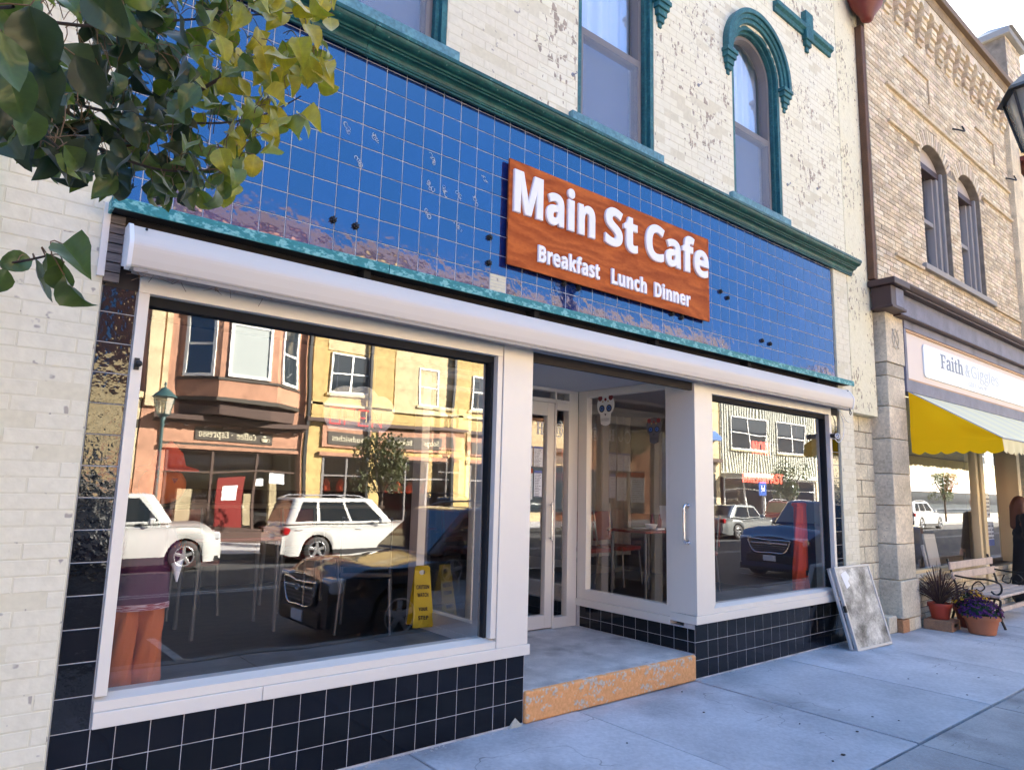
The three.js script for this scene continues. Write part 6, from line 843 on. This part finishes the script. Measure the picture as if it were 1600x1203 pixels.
function farTree(label, x, z, h, r, m) {
  const t = thing('pavement_tree', label, 'tree', 'small trees on the far pavement', [x, -0.07, z]); mesh(t, 'trunk', [tube([[0, 0, 0], [0.04, h * 0.3, 0.03], [0, h * 0.62, 0]], 0.075, 8, 12), ...[0, 1, 2, 3, 4].map((k) => tube([[0, h * 0.42, 0], [Math.cos(k * 1.3) * r * 0.35, h * 0.62, Math.sin(k * 1.3) * r * 0.35], [Math.cos(k * 1.3) * r * 0.7, h * 0.8, Math.sin(k * 1.3) * r * 0.7]], 0.025, 6, 8))], barkM);
  const cl = [], cs = []; for (let i = 0; i < 16; i++) cl.push([rr(-1, 1) * r * 0.68, h * rr(0.5, 0.93), rr(-1, 1) * r * 0.68, rr(0.28, 0.5) * r]);
  for (let i = 0; i < 2200; i++) { const [cx, cy, cz, cr] = cl[i % cl.length], v = new THREE.Vector3(rr(-1, 1), rr(-1, 1), rr(-1, 1)); if (v.length() > 1) v.normalize(); const g = new THREE.CircleGeometry(0.065, 5); g.scale(0.6, 1, 1); g.rotateX(rnd() * 6); g.rotateY(rnd() * 6); g.translate(cx + v.x * cr, cy + v.y * cr, cz + v.z * cr); cs.push(clean(g)); }
  mesh(t, 'crown', cs, m).userData = { kind: 'stuff' };
}
farTree('small leafy pavement tree across the road before the yellow brick building', 8.1, 16.3, 3.7, 1.0, leafM([0.10, 0.12, 0.03]));
farTree('small leafy pavement tree across the road before the ribbed metal building', 33.6, 16.3, 3.6, 1.1, leafM([0.09, 0.13, 0.03]));
farTree('small leafy pavement tree across the road before the cream terrace', 56, 16.3, 3.7, 1.0, leafM([0.09, 0.12, 0.03]));
{ const p = thing('parking_sign', 'small blue sign on a post across the road', 'street sign', null, [30.4, -0.07, 16.0]); mesh(p, 'post', rod([0, 0, 0], [0, 2.5, 0], 0.03), M.aluDark); mesh(p, 'plate', rb(-0.3, 0.3, 1.75, 2.45, -0.04, -0.03, 0.004), std([0.03, 0.10, 0.42], 0.4)); mesh(p, 'letter', text('H', -0.12, 0.12, 1.95, 0.32, -0.041, 0.004, boldFont, 0, true), M.letter); }
// neighbours on the near side: they carry on the row and shade the street
{
  const plain = (name, label, x0, x1, h, m, dz = 0) => { const b = thing(name, label, 'building'); mesh(b, 'wall', bx(x0, x1, 0, h, -14, dz), m); mesh(b, 'cornice', rb(x0, x1, h - 0.5, h, dz, dz + 0.3, 0.02), M.brownDark); for (let x = x0 + 1; x + 1.6 < x1; x += 2.6) { const w = new THREE.Group(); w.name = 'window'; b.add(w); mesh(w, 'frame', rb(x, x + 1.2, 5.2, 7.1, dz, dz + 0.04, 0.01), M.winWhite); mesh(w, 'pane', rb(x + 0.1, x + 1.1, 5.3, 7.0, dz + 0.04, dz + 0.05, 0.002), M.farGlass); } mesh(b, 'shopfront', rb(x0 + 0.5, x1 - 0.5, 0.5, 2.9, dz, dz + 0.03, 0.01), M.farGlass); return b; };
  plain('brick_shop_building', 'brown brick shop building beside the cream bricks past the downpipe', -24, -4.65, 9.0, M.redBrick, -0.02);
  const b = plain('tall_brick_building', 'pale brick building with a capped pier beyond the gift shop parapet', 13.02, 34, 9.6, M.tan[2], -0.05);
  const pr = new THREE.Group(); pr.name = 'capped_pier'; b.add(pr); const l = []; courses(l, 13.35, 14.35, 9.62, 11.35, -0.6, 0.06, [], 0.21, 0.0675, 0.009, 6, 0.004, true); mesh(pr, 'core', bx(13.35, 14.35, 9.6, 11.35, -0.75, 0.05), M.mortar); for (const q of l.slice(0, 280)) mesh(pr, 'brick', brickGeo(q.b), M.tan[q.m]); mesh(pr, 'cap', [rb(13.27, 14.43, 11.35, 11.5, -0.85, 0.16, 0.02), clean(new THREE.ConeGeometry(0.78, 0.42, 4).rotateY(Math.PI / 4).translate(13.85, 11.71, -0.34))], std([0.28, 0.28, 0.27], 0.9));
  mesh(b, 'pier_side', bx(14.36, 14.95, 9.6, 11.0, -0.75, -0.1), M.tan[1]); mesh(b, 'pier_side_cap', rb(14.36, 15.02, 11.0, 11.14, -0.8, -0.02, 0.02), std([0.28, 0.28, 0.27], 0.9)); mesh(b, 'red_bracket', [clean(new THREE.ConeGeometry(0.28, 0.6, 4).rotateX(Math.PI).translate(13.25, 8.05, 0.35)), rb(13.0, 13.5, 8.35, 8.45, 0.0, 0.6, 0.01)], M.redPaint);
  plain('far_shop_row', 'long brick shop row down the street past the capped pier', 34.1, 95, 9.2, M.tan[4], -0.02);
}

// ---------------------------------------------------------------- cars
function car(name, label, x, z, turn, o) {
  const c = thing(name, label, o.cat || 'car', o.group, [x, ROAD, z], turn); const { L, W, H } = o, hw = W / 2, belt = o.belt, hood = o.hood, gc = o.clear ?? 0.2, rw = o.wheel ?? 0.34, xf = L * (o.front ?? 0.19), xr = L * (o.rear ?? 0.80);   // x runs from the nose (0) to the tail (L)
  const paint = phy(o.color, 0.28, { clearcoat: 1, clearcoatRoughness: 0.03, metalness: o.metal ?? 0.2 });
  const sm = (a, b, t) => { t = Math.max(0, Math.min(1, (t - a) / (b - a))); return t * t * (3 - 2 * t); };
  const topAt = (s) => { const x0 = s * L; return hood * (0.80 + 0.20 * sm(0, 0.10, s)) + (belt - hood) * sm(o.cowl - 0.14, o.cowl, s) - (o.sedan ? 0.02 : 0) * sm(0.85, 1, s) - (x0 > L - 0.08 ? 0.05 : 0); };
  const botAt = (s) => { const x0 = s * L; let y = gc + 0.06 * (1 - sm(0, 0.05, s)) + 0.08 * sm(0.94, 1, s); for (const xw of [xf, xr]) { const d = Math.abs(x0 - xw), R = rw + 0.055; if (d < R) y = Math.max(y, rw + Math.sqrt(R * R - d * d)); } return y; };
  const nx = 96, nt = 14, P = []; const pt = (i, j) => { const s = i / nx, b = botAt(s), t = topAt(s), u = j / nt, nose = 1 - 0.20 * Math.pow(1 - sm(0, 0.12, s), 2) - 0.10 * Math.pow(sm(0.90, 1, s), 2); let y, zz; if (u < 0.7) { const q = u / 0.7; y = b + (t - 0.07 - b) * q; zz = hw * nose * (0.97 + 0.03 * Math.sin(q * Math.PI)); } else { const q = (u - 0.7) / 0.3, a = q * Math.PI / 2; y = t - 0.07 + 0.07 * Math.sin(a) + (o.crown ?? 0.03) * sm(0.3, 1, q); zz = hw * nose * (1 - sm(0.15, 1, q) * 1.0) * (1) - 0 + 0; zz = hw * nose * (1 - Math.pow(q, 1.6)); if (q < 0.35) zz = hw * nose * (1 - 0.16 * Math.pow(q / 0.35, 2)); else zz = hw * nose * 0.84 * (1 - (q - 0.35) / 0.65); } return [s * L, y, zz]; };
  for (const e of [1, -1]) for (let i = 0; i < nx; i++) for (let j = 0; j < nt; j++) { const a = pt(i, j), b = pt(i + 1, j), d = pt(i + 1, j + 1), f = pt(i, j + 1); for (const v of [a, b, d, a, d, f]) P.push(v[0], v[1], v[2] * e); }
  for (const i of [0, nx]) for (let j = 0; j < nt; j++) { const a = pt(i, j), f = pt(i, j + 1); P.push(a[0], a[1], a[2], a[0], a[1], -a[2], f[0], f[1], f[2], f[0], f[1], f[2], a[0], a[1], -a[2], f[0], f[1], -f[2]); }
  let g = new THREE.BufferGeometry(); g.setAttribute('position', new THREE.BufferAttribute(new Float32Array(P), 3)); mesh(c, 'body', toCreasedNormals(g, 0.7), paint);
  mesh(c, 'underbody', [bx(0.25, L - 0.2, gc, rw + 0.35, -hw + 0.24, hw - 0.24), bx(0.06, L - 0.06, gc - 0.01, gc + 0.12, -hw + 0.13, hw - 0.13)], M.blackRubber); if (o.clad) mesh(c, 'cladding', [bx(xf + rw + 0.06, xr - rw - 0.06, gc - 0.02, gc + 0.15, -hw - 0.012, hw + 0.012), bx(L - 0.16, L + 0.03, gc + 0.02, 0.52, -hw * 0.86, hw * 0.86)], M.blackRubber);
  // cabin: painted shell with panes set into it
  const x0 = o.cowl * L - 0.1, x1 = o.tail * L, r0 = o.roof0 * L, r1 = o.roof1 * L, wt = hw * 0.74, wb = hw * 0.86, yb = belt - 0.015, yt = H;
  const box8 = (b, t) => { const gg = new RoundedBoxGeometry(2, 2, 2, 3, 0.16), p = gg.attributes.position; for (let i = 0; i < p.count; i++) { const u = (p.getX(i) + 1) / 2, v = (p.getY(i) + 1) / 2, w = p.getZ(i); const xa = b[0] + (b[1] - b[0]) * u, xb = t[0] + (t[1] - t[0]) * u; p.setXYZ(i, xa + (xb - xa) * v, b[2] + (t[2] - b[2]) * v + (v > 0.9 ? 0.03 * (1 - w * w) : 0), w * (b[3] + (t[3] - b[3]) * v)); } gg.computeVertexNormals(); return clean(gg); };
  mesh(c, 'cabin', box8([x0, x1, yb, wb], [r0, r1, yt, wt]), paint);
  const q4 = (a, b, d, e) => { const gg = new THREE.BufferGeometry(); gg.setAttribute('position', new THREE.BufferAttribute(new Float32Array([...a, ...b, ...d, ...a, ...d, ...e]), 3)); gg.computeVertexNormals(); return clean(gg); };
  const at = (u, v, w) => { const xa = x0 + (x1 - x0) * u, xb = r0 + (r1 - r0) * u; return [xa + (xb - xa) * v, yb + (yt - yb) * v, w * (wb + (wt - wb) * v)]; };
  const gl = M.carGlass = M.carGlass || phy([0.015, 0.02, 0.025], 0.03, { ior: 1.9 }); const out = (p, dx, dy, dz) => [p[0] + dx, p[1] + dy, p[2] + dz];
  mesh(c, 'windscreen', q4(out(at(0, 0.10, -0.88), -0.006, 0.006, 0), out(at(0, 0.10, 0.88), -0.006, 0.006, 0), out(at(0, 0.90, 0.86), -0.006, 0.006, 0), out(at(0, 0.90, -0.86), -0.006, 0.006, 0)), gl); mesh(c, 'rear_window', q4(out(at(1, 0.14, -0.84), 0.006, 0.004, 0), out(at(1, 0.14, 0.84), 0.006, 0.004, 0), out(at(1, 0.88, 0.82), 0.006, 0.004, 0), out(at(1, 0.88, -0.82), 0.006, 0.004, 0)), gl);
  const cuts = o.cuts || [[0.09, 0.40], [0.43, 0.70], [0.73, 0.93]]; for (const e of [-1, 1]) for (const [a, b] of cuts) { const ua = a < 0.12 ? a + 0.0 : a; mesh(c, 'side_window', q4(out(at(ua, 0.12, e), 0, 0, e * 0.007), out(at(b, 0.12, e), 0, 0, e * 0.007), out(at(b - (b > 0.85 ? 0.03 : 0), 0.86, e), 0, 0, e * 0.007), out(at(ua + (a < 0.12 ? 0.04 : 0), 0.86, e), 0, 0, e * 0.007)), gl); mesh(c, 'door_handle', rb(x0 + (x1 - x0) * b - 0.22, x0 + (x1 - x0) * b - 0.04, belt - 0.15, belt - 0.12, e * hw - 0.01, e * hw + 0.012, 0.008), paint); }
  if (o.rails) for (const e of [-1, 1]) mesh(c, 'roof_rail', tube([[r0 + 0.25, yt, e * wt * 0.94], [r0 + 0.35, yt + 0.05, e * wt * 0.94], [r1 - 0.3, yt + 0.05, e * wt * 0.94], [r1 - 0.15, yt, e * wt * 0.94]], 0.016, 6, 24), M.aluDark);
  for (const e of [-1, 1]) mesh(c, 'mirror', rb(x0 + 0.45, x0 + 0.58, belt, belt + 0.14, e * (hw + 0.06) - 0.08, e * (hw + 0.06) + 0.08, 0.04, 3), paint);
  // wheels
  const rim = M.rim = M.rim || std([0.55, 0.55, 0.56], 0.3, { metalness: 0.8 }); for (const xw of [xf, xr]) for (const e of [-1, 1]) { const w = new THREE.Group(); w.name = 'wheel'; w.position.set(xw, rw, e * (hw - 0.125)); c.add(w); const prof = [[rw * 0.62, -0.11], [rw * 0.94, -0.11], [rw, -0.075], [rw, 0.075], [rw * 0.94, 0.11], [rw * 0.62, 0.11]]; mesh(w, 'tyre', lathe(prof, 36).rotateX(Math.PI / 2), M.blackRubber); const sp = [clean(new THREE.TorusGeometry(rw * 0.62, 0.016, 6, 36).translate(0, 0, e * 0.10)), cyl(rw * 0.17, rw * 0.14, 0.05, 0, 0, 0, 16).rotateX(e * Math.PI / 2).translate(0, 0, e * 0.055)]; for (let k = 0; k < 5; k++) sp.push(rb(rw * 0.05, rw * 0.62, -rw * 0.11, rw * 0.11, e * 0.085 - 0.018, e * 0.085 + 0.018, 0.012).rotateZ(k * 1.2566 + 0.3)); mesh(w, 'rim', sp, rim); mesh(w, 'hub_disc', cyl(rw * 0.60, rw * 0.60, 0.02, 0, 0, 0, 24).rotateX(Math.PI / 2).translate(0, 0, e * 0.03), M.blackMetal); }
  // nose and tail
  const ny = hood * 0.80; mesh(c, 'grille', [rb(-0.03, 0.05, ny - 0.32, ny - 0.06, -hw * 0.50, hw * 0.50, 0.03, 3)], M.blackRubber); mesh(c, 'grille_trim', [tube([[-0.025, ny - 0.05, -hw * 0.52], [-0.045, ny - 0.06, 0], [-0.025, ny - 0.05, hw * 0.52], [-0.03, ny - 0.2, hw * 0.47], [-0.035, ny - 0.33, hw * 0.34], [-0.045, ny - 0.34, 0], [-0.035, ny - 0.33, -hw * 0.34], [-0.03, ny - 0.2, -hw * 0.47], [-0.025, ny - 0.05, -hw * 0.52]], 0.016, 6, 80), rb(-0.05, -0.03, ny - 0.15, ny - 0.11, -hw * 0.46, hw * 0.46, 0.01), clean(new THREE.TorusGeometry(0.055, 0.010, 6, 24).scale(1, 0.66, 1).rotateY(Math.PI / 2).translate(-0.055, ny - 0.13, 0))], M.chrome); for (let k = 0; k < 4; k++) mesh(c, 'grille_bar', rb(-0.04, -0.025, ny - 0.29 + k * 0.045, ny - 0.278 + k * 0.045, -hw * 0.45, hw * 0.45, 0.003), M.aluDark);
  for (const e of [-1, 1]) { mesh(c, 'headlight', rb(0.0, 0.34, ny - 0.16, ny + 0.02, e * hw * 0.68 - 0.17, e * hw * 0.68 + 0.17, 0.05, 3).translate(0.015, 0, 0), M.headlamp = M.headlamp || phy([0.55, 0.57, 0.6], 0.08, { clearcoat: 1 })); mesh(c, 'fog_lamp', cyl(0.06, 0.06, 0.04, 0, 0, 0, 14).rotateZ(Math.PI / 2).translate(0.05, ny - 0.44, e * hw * 0.66), M.rim); mesh(c, 'tail_light', rb(L - 0.30, L - 0.0, belt - 0.26, belt - 0.06, e * hw * 0.80 - 0.13, e * hw * 0.80 + 0.125, 0.04, 3), M.tailRed = M.tailRed || phy([0.35, 0.01, 0.012], 0.1, { clearcoat: 1 })); }
  mesh(c, 'bumper', rb(-0.035, 0.14, ny - 0.56, ny - 0.37, -hw * 0.62, hw * 0.62, 0.04, 3), o.bumper || M.blackRubber); mesh(c, 'number_plate', rb(-0.05, -0.034, ny - 0.52, ny - 0.40, -0.155, 0.155, 0.003), M.letter); mesh(c, 'number_plate', rb(L + 0.0, L + 0.02, belt - 0.36, belt - 0.22, -0.155, 0.155, 0.003), M.letter);
  if (o.bed) mesh(c, 'bed_rim', bx(x1 + 0.05, L - 0.08, belt - 0.02, belt + 0.03, -hw * 0.7, hw * 0.7), M.blackRubber);
  return c;
}
const SUV = { L: 4.6, W: 1.82, H: 1.64, belt: 1.02, hood: 0.98, cowl: 0.31, tail: 0.985, roof0: 0.44, roof1: 0.93, rails: true, clad: true };
car('parked_suv', 'black station wagon parked at the near kerb with chrome edged grille', 0.66, 4.45, 0, { ...SUV, color: [0.012, 0.012, 0.02], metal: 0.3 });
car('parked_suv', 'white station wagon with roof rails parked before the yellow brick building', 8.5, 14.45, Math.PI, { ...SUV, H: 1.70, color: [0.70, 0.69, 0.66], metal: 0 });
car('parked_suv', 'boxy silver white car with upright cabin parked before the coffee shop', 2.3, 14.1, Math.PI, { L: 4.3, W: 1.82, H: 1.76, belt: 1.08, hood: 1.06, cowl: 0.27, tail: 0.99, roof0: 0.36, roof1: 0.95, clad: true, color: [0.62, 0.62, 0.60], metal: 0.2 });
car('pickup_truck', 'dark blue pickup truck parked at the near kerb with wide grille', 11.6, 4.55, 0, { L: 5.6, W: 1.95, H: 1.75, belt: 1.18, hood: 1.16, cowl: 0.29, tail: 0.66, roof0: 0.37, roof1: 0.61, wheel: 0.38, front: 0.17, rear: 0.78, bed: true, cuts: [[0.1, 0.5], [0.54, 0.9]], color: [0.01, 0.03, 0.10], metal: 0.4, cat: 'truck' });
const SED = { L: 4.75, W: 1.82, H: 1.44, belt: 0.92, hood: 0.90, cowl: 0.33, tail: 0.88, roof0: 0.46, roof1: 0.74, sedan: true, wheel: 0.325, cuts: [[0.1, 0.46], [0.49, 0.86]] };
car('parked_sedan', 'silver sedan parked across the road before the ribbed metal building', 27.4, 14.0, Math.PI, { ...SED, color: [0.36, 0.38, 0.38], metal: 0.5 });
car('parked_sedan', 'dark red sedan parked across the road behind the silver one', 22.0, 14.1, Math.PI, { ...SED, color: [0.11, 0.012, 0.015], metal: 0.3 });
car('parked_suv', 'bright red wagon parked across the road ahead of the silver sedan', 33.4, 14.3, Math.PI, { ...SUV, color: [0.30, 0.02, 0.02], metal: 0.2 });
car('parked_suv', 'white wagon parked across the road before the cream terrace', 46.5, 14.0, Math.PI, { ...SUV, color: [0.72, 0.72, 0.71], metal: 0 });

scene.environmentIntensity = 1;
renderer.render(scene, camera);
